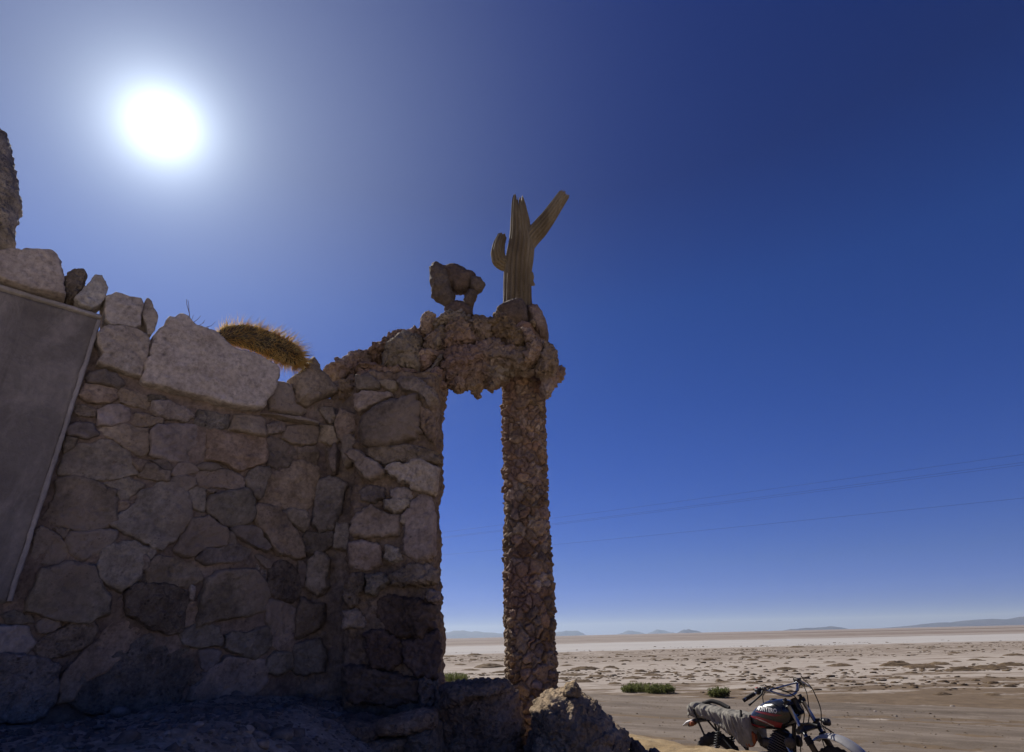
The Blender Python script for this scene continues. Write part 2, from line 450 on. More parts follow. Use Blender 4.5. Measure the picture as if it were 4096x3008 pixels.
# white salt, then far streaks
white = t.ramp(t.noise(.12, 4, .6, t.scaled(.2, 1, 1)), [(.3, (.326, .303, .285)), (.7, (.400, .381, .359))])
colf = t.mix(t.mapr(yw, 62, 66), colf, white)
streak = t.noise(.02, 6, .68, t.scaled(.05, 1, 1))
far = t.mix(t.mapr(streak, .46, .56), (.303, .266, .233), (.126, .087, .063))
colf = t.mix(t.mapr(yw, 118, 132), colf, far)
dry = t.mapr(t.noise(.0022, 3, .5, t.scaled(.1, 1, 1)), .40, .62)
colf = t.mix(t.mapr(yw, 420, 900), colf, t.mix(dry, (.178, .133, .104), (.311, .285, .263)))
# sandy bank and rubble terrace
sand = t.ramp(t.noise(5, 6, .65), [(.3, (.20, .135, .065)), (.5, (.29, .205, .105)), (.72, (.39, .295, .175))])
sand = t.mix(.6, sand, t.ramp(t.noise(60, 4, .7), [(.3, .65), (.7, 1.25)]), 'MULTIPLY')
soil = t.ramp(t.noise(6, 6, .65), [(.3, (.19, .148, .108)), (.5, (.31, .243, .18)), (.72, (.44, .36, .28))])
soil = t.mix(.7, soil, t.ramp(t.noise(48, 4, .7), [(.3, .6), (.7, 1.35)]), 'MULTIPLY')
wd = t.math('ADD', t.math('MULTIPLY', t.math('SUBTRACT', sx, -1.11), .69), t.math('MULTIPLY', t.math('SUBTRACT', sy, 3.06), -.72))   # distance in front of the wall
sandk = t.math('MAXIMUM', t.mapr(t.math('ADD', sx, t.math('MULTIPLY', t.noise(2.5, 4), .5)), .25, .65), t.mapr(t.math('ADD', wd, t.math('MULTIPLY', t.noise(2.0, 4), .6)), 1.7, 2.2))
bounce_s = t.mapr(t.math('ADD', sy, t.math('MULTIPLY', t.noise(1.6, 4), .8)), 2.2, 1.2)  # out-of-view ground made bright, added to bounce sunlight onto the wall
sand = t.mix(bounce_s, sand, t.ramp(t.noise(4, 6, .65), [(.3, (.55, .47, .37)), (.5, (.65, .56, .45)), (.72, (.71, .63, .52))]))
bank = t.mix(sandk, soil, sand)
col = t.mix(t.mapr(t.math('ADD', nn, t.math('MULTIPLY', warp2, 1.0)), 5.0, 6.0), bank, colf)
t.bump(t.math('ADD', t.noise(34, 6, .7), t.math('MULTIPLY', t.noise(6, 4), .6)), .6, .015)
M['ground'] = t.done(col, .95)
g_me = mesh_np('ground', np.stack([gx, gy, gz], 1), grid_faces(len(th), len(rr), True, False)[:, ::-1])
ground = tag(link('ground', g_me, M['ground']), 'pale salt flat with brown crust running out to the horizon', None, None, 'structure')

# dirt track: its own sheet with wheel ruts running along it
t = NT('dirt track')
sx, sy, sz = t.xyz()
mp = t.n("ShaderNodeMapping"); mp.inputs["Rotation"].default_value = (0, 0, math.atan2(.57, .82)); t.put(mp.inputs["Vector"], t.pos)
al = t.scaled(.2, 1, 1, mp.outputs[0])
n1 = t.noise(1.3, 5, .62, al); n2 = t.noise(5.5, 5, .65, t.scaled(.16, 1, 1, mp.outputs[0])); n3 = t.noise(42, 4, .7)
c = t.ramp(n1, [(.3, (.096, .074, .055)), (.5, (.141, .110, .083)), (.7, (.192, .155, .121))])
c = t.mix(t.mapr(n2, .52, .68, 0, .55), c, (.244, .200, .159))
c = t.mix(.6, c, t.ramp(n3, [(.28, .55), (.5, 1.0), (.72, 1.4)]), 'MULTIPLY')
t.bump(t.math('ADD', t.math('MULTIPLY', n3, .8), t.math('ADD', n2, n1)), .5, .02)
M['track'] = t.done(c, .95)
ta = np.r_[np.linspace(-70, -18, 60, endpoint=False), np.linspace(-18, 14, 420, endpoint=False), np.linspace(14, 60, 60)]
tn = np.linspace(5.0, 16.3, 200)
A, N_ = np.meshgrid(ta, tn, indexing='ij'); A = A.ravel(); N_ = N_.ravel()
e = np.stack([A * .35, N_ * 0, N_ * 0], 1)
edge_w = np.where(N_ < 8, sstep(5.0, 5.4, N_), sstep(16.3, 15.9, N_))
Nw = N_ + (0.45 * fbm(np.stack([A * .3, N_ * .02, A * 0], 1), 3, 5)) * sstep(9, 16, N_)
X = RN[0] * Nw + RT[0] * A; Y = RN[1] * Nw + RT[1] * A
pp = np.stack([A * .12, Nw * 2.2, A * 0], 1)
Z = -0.03 + edge_w * (0.045 + 0.035 * fbm(pp, 3, 8) + 0.010 * fbm(np.stack([X * 4, Y * 4, 0 * X], 1), 2, 9)) + 0.03 * np.exp(-((N_ - 15.7) / .3) ** 2)
Z = np.where(N_ < 5.6, np.maximum(Z, -0.03), Z)
tr_me = mesh_np('dirt_track', np.stack([X, Y, Z], 1), grid_faces(len(ta), len(tn))[:, ::-1])
track = tag(link('dirt_track', tr_me, M['track']), 'grey brown dirt track with shallow wheel ruts', None, None, 'structure')

# far hills and islands beyond the salt
t = NT('far hill')
c = t.ramp(t.noise(.004, 5, .6), [(.3, (.05, .046, .05)), (.7, (.085, .075, .075))])
M['hill'] = t.done(c, .95)
def hill(x0, x1, prof, dist, base_y, seed, label):
    k = len(prof); n = 90; m = 17
    u = np.linspace(0, 1, n); pr = np.interp(u, np.linspace(0, 1, k), prof)
    a0, a1 = at(x0, base_y, dist), at(x1, base_y, dist)
    scale = np.linalg.norm(a1 - a0) / (x1 - x0)
    h = pr * scale * .88 + 3
    h = h * (1 + .16 * fbm(np.stack([u * 14, u * 0, u * 0 + seed], 1), 4, seed)) * np.minimum(1, np.minimum(u, 1 - u) * 14)
    v = np.linspace(-1, 1, m); dep = np.clip(scale * (x1 - x0) * .35, 300, 5000)
    V = np.zeros((n, m, 3))
    V[:, :, 0] = (a0[0] + (a1[0] - a0[0]) * u)[:, None] + 0 * v
    V[:, :, 1] = (a0[1] + (a1[1] - a0[1]) * u)[:, None] + dep * v
    V[:, :, 2] = h[:, None] * (1 - np.abs(v) ** 1.5) - 2
    V = V.reshape(-1, 3); V[:, 2] *= 1 + .12 * fbm(V * .004, 3, seed + 2)
    return tag(solid('hill', V, grid_faces(n, m)[:, ::-1], M['hill']), label, None, None, 'structure')
hill(1640, 2062, [4, 12, 20, 24, 29, 30, 26, 24, 19, 14, 5], 21000, 2552, 3, 'far blue hill seen through the gateway')
hill(2190, 2345, [10, 14, 20, 22, 17, 4], 21000, 2546, 4, 'far blue hill just right of the column')
hill(2470, 2580, [2, 6, 17, 12, 8, 2], 23000, 2543, 5, 'small peaked far hill')
hill(2590, 2700, [3, 8, 18, 14, 5, 3], 24000, 2540, 6, 'second small peaked far hill')
hill(2715, 2800, [4, 12, 14, 9, 5], 15000, 2537, 7, 'low dark island on the horizon')
hill(3150, 3372, [5, 6, 9, 8, 12, 14, 5], 12500, 2525, 8, 'long flat dark island on the horizon')
hill(3610, 4420, [3, 8, 18, 14, 24, 26, 22, 34, 30, 36, 30, 20], 13500, 2508, 9, 'long blue range on the right horizon')
# ---------------------------------------------------------------- stone wall on the left
_P1 = at(380, 1500, 2.36); _P2 = at(1260, 1700, 3.06)
_e = (_P2 - _P1); _e[2] = 0; _e /= np.linalg.norm(_e)
WN = np.array([_e[1], -_e[0], 0.0])
if WN[1] > 0: WN = -WN
WALL = Plane(_P2, WN)
def on(plane, crop, pts): return np.array([plane.px(x, y) for x, y in pix(crop, pts)])

wall = tag(empty('stone_wall', (WALL.px(640, 2700)[0], WALL.px(640, 2700)[1], 1.2)),
           'rough brown stone wall with pale coping stones on the left', 'wall', None, 'thing')
# mud mortar core: front sheet, over the top, down the back
top_px = [(-1100, 800), (-260, 1040), (0, 1150), (140, 1190), (330, 1240), (470, 1330), (600, 1370), (640, 1400), (760, 1350), (900, 1400),
          (1080, 1490), (1110, 1540), (1200, 1530), (1290, 1560), (1420, 1560)]
tw = np.array([WALL.px(x, y) for x, y in top_px]); tu = (tw - _P2) @ _e
nu, nv = 260, 150
us = np.linspace(min(-2.3, (WALL.px(-1080, 1500) - _P2) @ _e), 0.16, nu); vt = np.interp(us, tu, tw[:, 2]) - 0.05
vb = 0.9
rows = []
for j in range(nv):
    z = vb + (vt - vb) * j / (nv - 1); rows.append(_P2 * [1, 1, 0] + us[:, None] * _e + np.stack([0 * us, 0 * us, z], 1) + WN * 0.002)
for d in (0.08, 0.16, 0.24, 0.32): rows.append(rows[nv - 1] - WN * d)
rows.append(rows[-1] * [1, 1, 0] + [0, 0, vb])
V = np.stack(rows, 1).reshape(-1, 3)
F = grid_faces(nu, len(rows)); nr_ = vnormals(V, F)
if (nr_[:nv] @ WN).mean() < 0: F = F[:, ::-1]; nr_ = -nr_
V = V + nr_ * (0.016 * fbm(V * 9, 4, 2) + .006 * fbm(V * 50, 3, 5))[:, None]
solid('mortar_core', V, F, M['mortar'], wall)

STONES = [  # outlines of the single stones on the wall face
 ('C2', [(0,960),(60,960),(150,1020),(145,1060),(60,1090),(-20,1070)]),
 ('C2', [(165,1070),(200,1000),(300,1010),(430,1040),(440,1090),(420,1140),(340,1155),(170,1125)]),
 ('C2', [(450,1160),(480,1050),(540,1030),(690,1045),(730,1090),(735,1220),(650,1205),(560,1180)]),
 ('C2', [(740,1130),(820,1090),(900,1100),(910,1170),(820,1195),(745,1200)]),
 ('C2', [(880,1230),(920,1130),(1040,1120),(1160,1140),(1180,1200),(1150,1270),(1060,1285),(950,1270)]),
 ('C2', [(270,1400),(290,1180),(330,1160),(440,1195),(540,1190),(640,1210),(740,1230),(735,1360),(720,1430),(640,1460),(560,1500),(500,1500),(420,1440)]),
 ('C2', [(745,1240),(780,1200),(860,1230),(930,1280),(990,1310),(1000,1370),(940,1440),(840,1475),(760,1450)]),
 ('C2', [(1005,1310),(1070,1290),(1150,1285),(1175,1350),(1170,1460),(1100,1440),(1010,1390)]),
 ('F', [(326,958),(345,938),(380,932),(440,938),(453,960),(454,1010),(440,1018),(395,1015),(330,1000)]),
 ('C1', [(640,1290),(700,1210),(800,1210),(960,1240),(965,1310),(900,1350),(800,1360),(700,1330)]),
 ('C1', [(970,1270),(1000,1240),(1120,1260),(1210,1290),(1240,1370),(1215,1415),(1130,1395),(980,1350)]),
 ('C1', [(1220,1290),(1350,1310),(1370,1330),(1250,1345),(1215,1340)]),
 ('C1', [(600,1420),(630,1370),(700,1370),(780,1410),(780,1460),(700,1465),(640,1455)]),
 ('C1', [(790,1410),(900,1370),(980,1365),(1050,1410),(1085,1470),(1030,1510),(900,1540),(810,1535)]),
 ('C1', [(1070,1510),(1130,1440),(1220,1450),(1340,1490),(1330,1520),(1200,1560),(1100,1550)]),
 ('C1', [(1250,1420),(1260,1350),(1380,1345),(1500,1380),(1590,1450),(1540,1500),(1420,1490),(1300,1460)]),
 ('C3', [(925,60),(1010,20),(1130,0),(1260,10),(1385,45),(1395,210),(1385,255),(1330,300),(1280,285),(1180,220),(1080,140),(960,90)]),
 ('C3', [(620,60),(640,20),(720,-20),(880,-10),(915,100),(820,140),(740,110),(640,95)]),
 ('C3', [(610,290),(680,230),(750,180),(860,190),(960,150),(1050,150),(1140,220),(1210,270),(1240,360),(1290,440),(1280,470),(1160,500),(1020,525),(880,515),(700,470),(590,460),(565,400)]),
 ('C3', [(600,265),(622,120),(735,130),(700,205)]),
 ('C3', [(1235,325),(1330,320),(1375,350),(1330,430),(1290,425),(1250,370)]),
 ('C3', [(1420,340),(1500,320),(1580,350),(1635,410),(1600,440),(1530,420),(1460,370)]),
 ('C3', [(1285,480),(1340,430),(1370,370),(1440,370),(1530,430),(1600,450),(1585,530),(1480,535),(1340,510)]),
 ('C3', [(375,880),(470,780),(545,640),(560,530),(700,490),(880,525),(1010,600),(1080,640),(1095,760),(1088,885),(1000,950),(830,1005),(640,965),(480,930)]),
 ('C3', [(975,560),(1060,530),(1200,505),(1340,560),(1350,580),(1260,660),(1200,710),(1130,700),(1090,650),(1080,610),(1010,590)]),
 ('C3', [(1100,770),(1130,725),(1190,725),(1215,760),(1170,800),(1110,805)]),
 ('F', [(250,1150),(268,1130),(300,1108),(305,1090),(340,1065),(378,1062),(410,1085),(420,1115),(418,1140),(400,1165),(380,1195),(355,1208),(330,1200),(300,1180),(262,1165)]),
 ('C3', [(300,1220),(330,1010),(380,960),(470,980),(560,1060),(630,1130),(650,1210),(600,1270),(560,1310),(430,1290),(290,1290)]),
 ('C3', [(490,970),(560,960),(660,985),(640,1060),(610,1090),(550,1050)]),
 ('C3', [(620,1110),(670,1020),(780,1020),(920,990),(1030,990),(1095,1020),(1080,1090),(980,1180),(870,1240),(770,1275),(690,1230),(640,1160)]),
 ('C3', [(930,1250),(960,1190),(1060,1130),(1150,1120),(1260,1110),(1380,1180),(1350,1240),(1320,1300),(1320,1390),(1250,1500),(1130,1570),(1030,1510),(940,1410),(910,1320)]),
 ('C3', [(1390,1190),(1420,1145),(1460,1160),(1465,1210),(1420,1270),(1390,1240)]),
 ('C3', [(1325,1300),(1350,1230),(1390,1250),(1400,1310),(1350,1390),(1320,1360)]),
 ('C3', [(1290,1480),(1340,1410),(1385,1400),(1380,1480),(1320,1520)]),
 ('F', [(322,1255),(340,1228),(370,1224),(420,1235),(442,1255),(440,1275),(410,1290),(370,1290),(330,1283)]),
 ('F', [(70,1300),(95,1255),(150,1243),(205,1245),(222,1290),(238,1312),(232,1345),(190,1370),(120,1362),(60,1340)]),
 ('C4', [(450,400),(500,375),(620,370),(690,410),(640,425),(570,435),(480,415)]),
 ('C4', [(210,460),(270,370),(350,360),(440,400),(455,440),(360,475),(250,495)]),
 ('C4', [(175,520),(230,495),(340,490),(430,510),(440,570),(380,600),(340,640),(270,640),(200,580)]),
 ('C4', [(440,450),(560,440),(660,420),(740,440),(860,500),(885,560),(860,615),(760,615),(640,590),(445,570)]),
 ('C4', [(360,640),(390,595),(500,585),(525,640),(520,760),(490,820),(410,780),(375,730)]),
 ('C4', [(530,620),(570,605),(625,625),(590,650),(545,645)]),
 ('C4', [(530,740),(570,670),(680,650),(860,625),(920,650),(965,720),(985,850),(950,915),(880,945),(730,965),(660,940),(580,870),(530,790)]),
 ('C4', [(890,530),(930,450),(1010,405),(1100,410),(1110,470),(1080,560),(1050,660),(1010,720),(965,680),(900,590)]),
 ('C4', [(1110,480),(1200,420),(1310,410),(1340,360),(1430,350),(1560,400),(1570,470),(1550,600),(1520,740),(1490,820),(1400,800),(1200,790),(1020,750),(1060,660)]),
 ('C4', [(395,890),(430,830),(480,815),(540,850),(470,880)]),
 ('C4', [(245,1170),(340,1020),(400,900),(540,870),(610,930),(700,990),(735,1060),(700,1150),(620,1165),(520,1170),(430,1240),(390,1245),(290,1225)]),
 ('C4', [(765,990),(840,960),(960,955),(1040,990),(1060,1050),(1110,1110),(1125,1160),(1080,1195),(1000,1180),(900,1110),(800,1040)]),
 ('C4', [(720,1100),(750,1020),(795,1040),(805,1130),(760,1160)]),
 ('C4', [(440,1250),(520,1180),(640,1165),(800,1120),(940,1170),(960,1220),(920,1270),(820,1305),(660,1300),(520,1315),(450,1280)]),
 ('C4', [(985,830),(1000,780),(1200,800),(1260,850),(1300,920),(1370,990),(1400,1060),(1430,1150),(1450,1250),(1370,1270),(1200,1210),(1130,1140),(1070,1040),(1000,950)]),
 ('C4', [(1210,830),(1330,795),(1440,830),(1485,900),(1480,970),(1440,1010),(1370,960),(1280,880)]),
 ('C4', [(975,1240),(1000,1225),(1060,1250),(1140,1300),(1130,1365),(1080,1350),(1020,1290)]),
 ('C4', [(880,1310),(930,1270),(975,1290),(930,1330)]),
 ('C4', [(990,1400),(1000,1310),(1090,1380),(1090,1470),(1030,1440)]),
 ('F', [(432,1375),(440,1310),(455,1272),(480,1258),(560,1250),(580,1275),(586,1310),(580,1340),(540,1352),(480,1357)]),
 ('F', [(588,1290),(592,1250),(610,1232),(640,1240),(655,1270),(655,1300),(640,1320),(605,1315)]),
 ('C4', [(1390,1290),(1430,1280),(1455,1330),(1440,1530),(1410,1500)]),
 ('C5', [(-60,480),(80,470),(260,490),(290,560),(330,640),(240,720),(100,770),(-60,740)]),
 ('C5', [(340,660),(400,610),(520,530),(640,460),(740,430),(890,440),(920,480),(900,560),(860,640),(740,710),(600,750),(480,785),(400,770),(345,700)]),
 ('C5', [(340,480),(420,400),(560,440),(580,490),(480,540),(380,545)]),
 ('C5', [(560,1170),(560,1000),(620,880),(740,760),(880,650),(1000,510),(1120,420),(1290,410),(1310,560),(1280,650),(1150,780),(1000,890),(820,990),(740,1060),(670,1180)]),
 ('C5', [(-100,780),(200,760),(400,800),(550,860),(545,1000),(515,1200),(420,1300),(260,1380),(100,1370),(-100,1350)]),
 ('C5', [(40,380),(130,340),(300,380),(320,450),(200,465),(60,450)]),
 ('F', [(160,1540),(180,1490),(240,1440),(300,1410),(330,1395),(400,1400),(425,1425),(425,1465),(405,1490),(400,1530),(370,1560),(280,1570),(200,1560)]),
 ('F', [(270,1330),(275,1300),(300,1287),(380,1287),(412,1300),(405,1350),(395,1385),(370,1392),(330,1385),(300,1360),(275,1355)]),
 ('C6', [(370,220),(385,100),(430,110),(410,240)]),
 ('C6', [(290,470),(320,300),(380,260),(440,270),(455,430),(400,480),(340,490)]),
 ('C6', [(275,560),(320,510),(420,480),(560,450),(640,500),(665,600),(640,660),(500,685),(380,680),(290,650)]),
 ('C6', [(670,700),(700,560),(760,520),(900,540),(1000,500),(1120,480),(1140,560),(1120,680),(1060,740),(980,790),(860,740)]),
 ('C6', [(450,790),(460,710),(600,690),(665,730),(640,820),(560,900),(490,930),(460,870)]),
 ('C6', [(360,1170),(420,1060),(520,930),(650,830),(700,770),(900,790),(1050,800),(1090,880),(1110,1000),(1000,1100),(900,1200),(700,1230),(480,1220)]),
 ('C6', [(360,980),(420,920),(480,940),(440,1040),(400,1080),(360,1020)]),
 ('C6', [(1100,440),(1110,250),(1250,270),(1370,320),(1370,520),(1300,620),(1270,720),(1150,680),(1140,560)]),
 ('C6', [(1090,870),(1110,780),(1180,730),(1330,740),(1340,860),(1280,910),(1190,935),(1110,910)]),
 ('C1', [(700,1190),(740,1110),(860,1090),(950,1110),(1010,1190),(960,1225),(820,1200)]),
]
for i, (cr, pts) in enumerate(STONES):
    o3 = on(WALL, cr, pts)
    o3 = o3.mean(0) + (o3 - o3.mean(0)) * 1.06
    sz_ = np.linalg.norm(o3 - o3.mean(0), axis=1).mean()
    rnd = random.Random(i * 7 + 1)
    V, F = stone_mesh(o3, WN, rnd.uniform(.012, .040) * min(1.3, .6 + sz_ * 5), .07, 100 + i, k=rnd.uniform(11, 22) * max(1, sz_ / .07), tilt=.09, f_amp=.013, g_amp=.006,
                      knob=.006 if rnd.random() < .3 else .0015, knob_scale=38, N=80 if sz_ > .05 else 48, M=16 if sz_ > .05 else 9, jag=.026, soft=0)
    solid('stone', V, F, M[rnd.choices(['wall', 'wall_b', 'wall_c', 'wall_d'], [.5, .16, .22, .12])[0]], wall)

COPING = [
 ('C1', [(-90,150),(130,140),(160,155),(210,138),(330,140),(415,150),(470,205),(500,260),(508,340),(505,430),(525,490),(530,520),(430,505),(200,455),(-90,350)], 'pale', .09, .20, 0, 'broad pale block at the left end of the wall top'),
 ('C1', [(512,335),(560,290),(610,260),(690,265),(712,310),(695,380),(680,430),(640,480),(625,525),(550,540),(520,470),(505,400)], 'tufa_grey', .06, .14, .012, 'dark pitted lump on the wall top'),
 ('C1', [(600,520),(640,470),(690,420),(740,370),(770,325),(830,330),(860,380),(878,435),(850,500),(840,540),(770,590),(740,605),(640,570)], 'pale', .06, .13, .007, 'tall pale pointed coping stone'),
 ('C1', [(845,500),(940,465),(990,465),(1060,495),(1145,510),(1168,560),(1150,640),(1145,740),(1100,765),(1000,740),(900,735),(845,690)], 'pale', .06, .16, 0, 'square pale coping stone'),
 ('C1', [(1175,560),(1205,505),(1235,530),(1250,580),(1285,625),(1290,690),(1260,760),(1235,810),(1200,810),(1195,740),(1160,640)], 'pale', .045, .12, 0, 'narrow upright coping stone'),
 ('C1', [(780,800),(830,740),(980,740),(1110,765),(1200,805),(1222,860),(1215,950),(1190,1040),(1150,1150),(1050,1130),(880,1075),(785,1045),(830,970),(790,900)], 'pale', .06, .15, .003, None),
 ('F', [(340,735),(362,722),(362,708),(388,698),(404,700),(420,722),(470,740),(500,770),(560,790),(605,815),(600,850),(572,905),(540,905),(430,880),(305,845),(315,800)], 'pale', .075, .10, .004, 'very large pale slab with small hollows'),
 ('C2', [(750,900),(810,770),(860,755),(960,780),(985,880),(1000,960),(1050,985),(1080,1010),(1040,1040),(900,1030),(770,1000)], 'wall', .035, .12, 0, None),
 ('C2', [(965,800),(960,730),(1010,690),(1070,620),(1130,560),(1165,600),(1180,660),(1240,710),(1300,790),(1340,860),(1220,900),(1130,940),(1080,970),(1000,940)], 'ledge', .07, .14, .006, 'pitted pink block under the cactus tip'),
 ('C2', [(700,1030),(850,1035),(990,1062),(1180,1108),(1170,1128),(1000,1105),(850,1075)], 'wall', .06, .05, 0, None),
]
for i, (cr, pts, m, tf, tb, kn, lab) in enumerate(COPING):
    o3 = on(WALL, cr, pts)
    V, F = stone_mesh(o3, WN, tf, tb, 300 + i, k=55 if m == 'pale' else 6, kb=6, tilt=.04, f_amp=.007, g_amp=.004, knob=kn, knob_scale=34, N=150, M=34, MB=12, jag=.014, soft=0)
    o = solid('coping_stone', V, F, M[m], wall)
    if lab: o["label"] = lab

# grey cement panel with an edge band coloured paler for light on its bevel, top and right
PANEL = Plane(_P2 + WN * .035, WN)
c4 = [PANEL.px(*p) for p in [(-1100, 833), (403, 1268), (28, 2420), (-1500, 2420)]]
nu, nv = 150, 90
U, Vv = np.meshgrid(np.linspace(0, 1, nu), np.linspace(0, 1, nv), indexing='ij'); U = U.ravel()[:, None]; Vv = Vv.ravel()[:, None]
P = (c4[0] * (1 - U) + c4[1] * U) * (1 - Vv) + (c4[3] * (1 - U) + c4[2] * U) * Vv
ed = np.minimum(np.minimum(U, 1 - U), np.minimum(Vv, 1 - Vv))[:, 0]
P = P + WN * (0.006 * fbm(P * 5, 4, 77) + .002 * fbm(P * 40, 3, 78))[:, None] * sstep(0, .03, ed)[:, None]
P[:, :] += WN * (-.06 * (ed < 1e-6))[:, None]
F = grid_faces(nu, nv)
if (vnormals(P, F) @ WN).mean() < 0: F = F[:, ::-1]
panel = solid('cement_panel', P, F, M['plaster'], wall)
def band(pa, pb, w0, w1, seed):
    a = PANEL.px(*pa); b = PANEL.px(*pb); n = 160; m = 9
    d = (b - a) / np.linalg.norm(b - a); s = np.cross(d, WN)
    u = np.linspace(0, 1, n); v = np.linspace(-1, 1, m)
    wid = (w0 + (w1 - w0) * u) * (1 + .22 * fbm(np.stack([u * 40, u * 0, u * 0], 1), 4, seed))
    off = .002 * fbm(np.stack([u * 18, u * 0 + 4, u * 0], 1), 3, seed + 3)
    V = a + (b - a) * u[:, None, None] + s * ((v[None] * wid[:, None]) + off[:, None])[..., None] + WN * (.004 + .012 * (1 - np.abs(v)[None, :, None] ** 4) - .03 * (np.abs(v)[None, :, None] > .99))
    V = V.reshape(-1, 3); V = V + WN * (.002 * fbm(V * 45, 3, seed))[:, None]
    F = grid_faces(n, m)
    if (vnormals(V, F) @ WN).mean() < 0: F = F[:, ::-1]
    return V, F
V, F = band((-1100, 826), (404, 1270), .016, .011, 5); solid('edge_band', V, F, M['band'], wall)
V, F = band((396, 1285), (36, 2405), .011, .010, 9); solid('edge_band', V, F, M['band'], wall)
# ---------------------------------------------------------------- pillar at the end of the wall
PY = 3.0                                                        # front face of the pillar
PIL = Plane((0, PY, 0), (0, -1, 0)); REC = Plane((0, 3.10, 0), (0, -1, 0)); PN = np.array([0, -1.0, 0])
pil_l = PIL.px(1385, 2200)[0]; pil_r = PIL.px(1735, 2200)[0]
pillar = tag(empty('stone_pillar', ((pil_l + pil_r) / 2, PY + .18, 1.15)),
             'thick rough mortared pillar at the right end of the stone wall', 'pillar')
def rounded_block(x0, x1, y0, y1, z0, z1, nper, nz, seed, amps, lean=None, rc=.05):
    """upright block with rounded corners and a rough skin; lean(z) -> (left, right) shift"""
    cx, cy, hx, hy = (x0 + x1) / 2, (y0 + y1) / 2, (x1 - x0) / 2, (y1 - y0) / 2
    base = []
    for (qx, qy, a0) in ((1, 1, 0), (-1, 1, 90), (-1, -1, 180), (1, -1, 270)):
        for a in np.radians(np.linspace(a0, a0 + 90, 7)):
            base.append((qx * (hx - rc) + rc * math.cos(a), qy * (hy - rc) + rc * math.sin(a)))
    ring = resample(np.array(base), nper)
    zs = np.linspace(z0, z1, nz)
    V = np.zeros((nz + 2, nper, 3))
    for j, z in enumerate(zs):
        l, r = lean(z) if lean else (0, 0)
        s = ring[:, 0] / hx
        V[j, :, 0] = cx + ring[:, 0] + np.where(s < 0, l * -s, r * s); V[j, :, 1] = cy + ring[:, 1]; V[j, :, 2] = z
    V[nz] = V[nz - 1]; V[nz, :, 0] = cx + (V[nz - 1, :, 0] - cx) * .6; V[nz, :, 1] = cy + (V[nz - 1, :, 1] - cy) * .6; V[nz, :, 2] += .02
    V[nz + 1] = [cx, cy, z1 + .025]
    V = V.reshape(-1, 3); F = grid_faces(nz + 2, nper, False, True)
    n = vnormals(V, F)
    if (n[:, :2] * (V[:, :2] - [cx, cy])).sum() < 0: F = F[:, ::-1]; n = -n
    n[-2 * nper:] = [0, 0, 1]
    a, b, k = amps
    d = a * fbm(V * 6 + seed, 4, seed) + b * fbm(V * 38, 3, seed + 3)
    if k:
        w1 = worley(V * 19 + seed, seed + 4); w2 = worley(V * 46, seed + 5)
        d = d + k * ((.55 - w1) * 1.2 + (.5 - w2) * .6)
    return V + n * d[:, None], F
def pil_lean(z):
    return (0.03 * (1.6 - z), 0.035 * sstep(1.9, 1.2, z))
V, F = rounded_block(pil_l + .015, pil_r - .012, PY - .008, PY + .40, .85, at(1600, 1490, PY)[2], 300, 400, 11, (.030, .009, .022), pil_lean)
solid('mortar_core', V, F, M['mortar'], pillar)
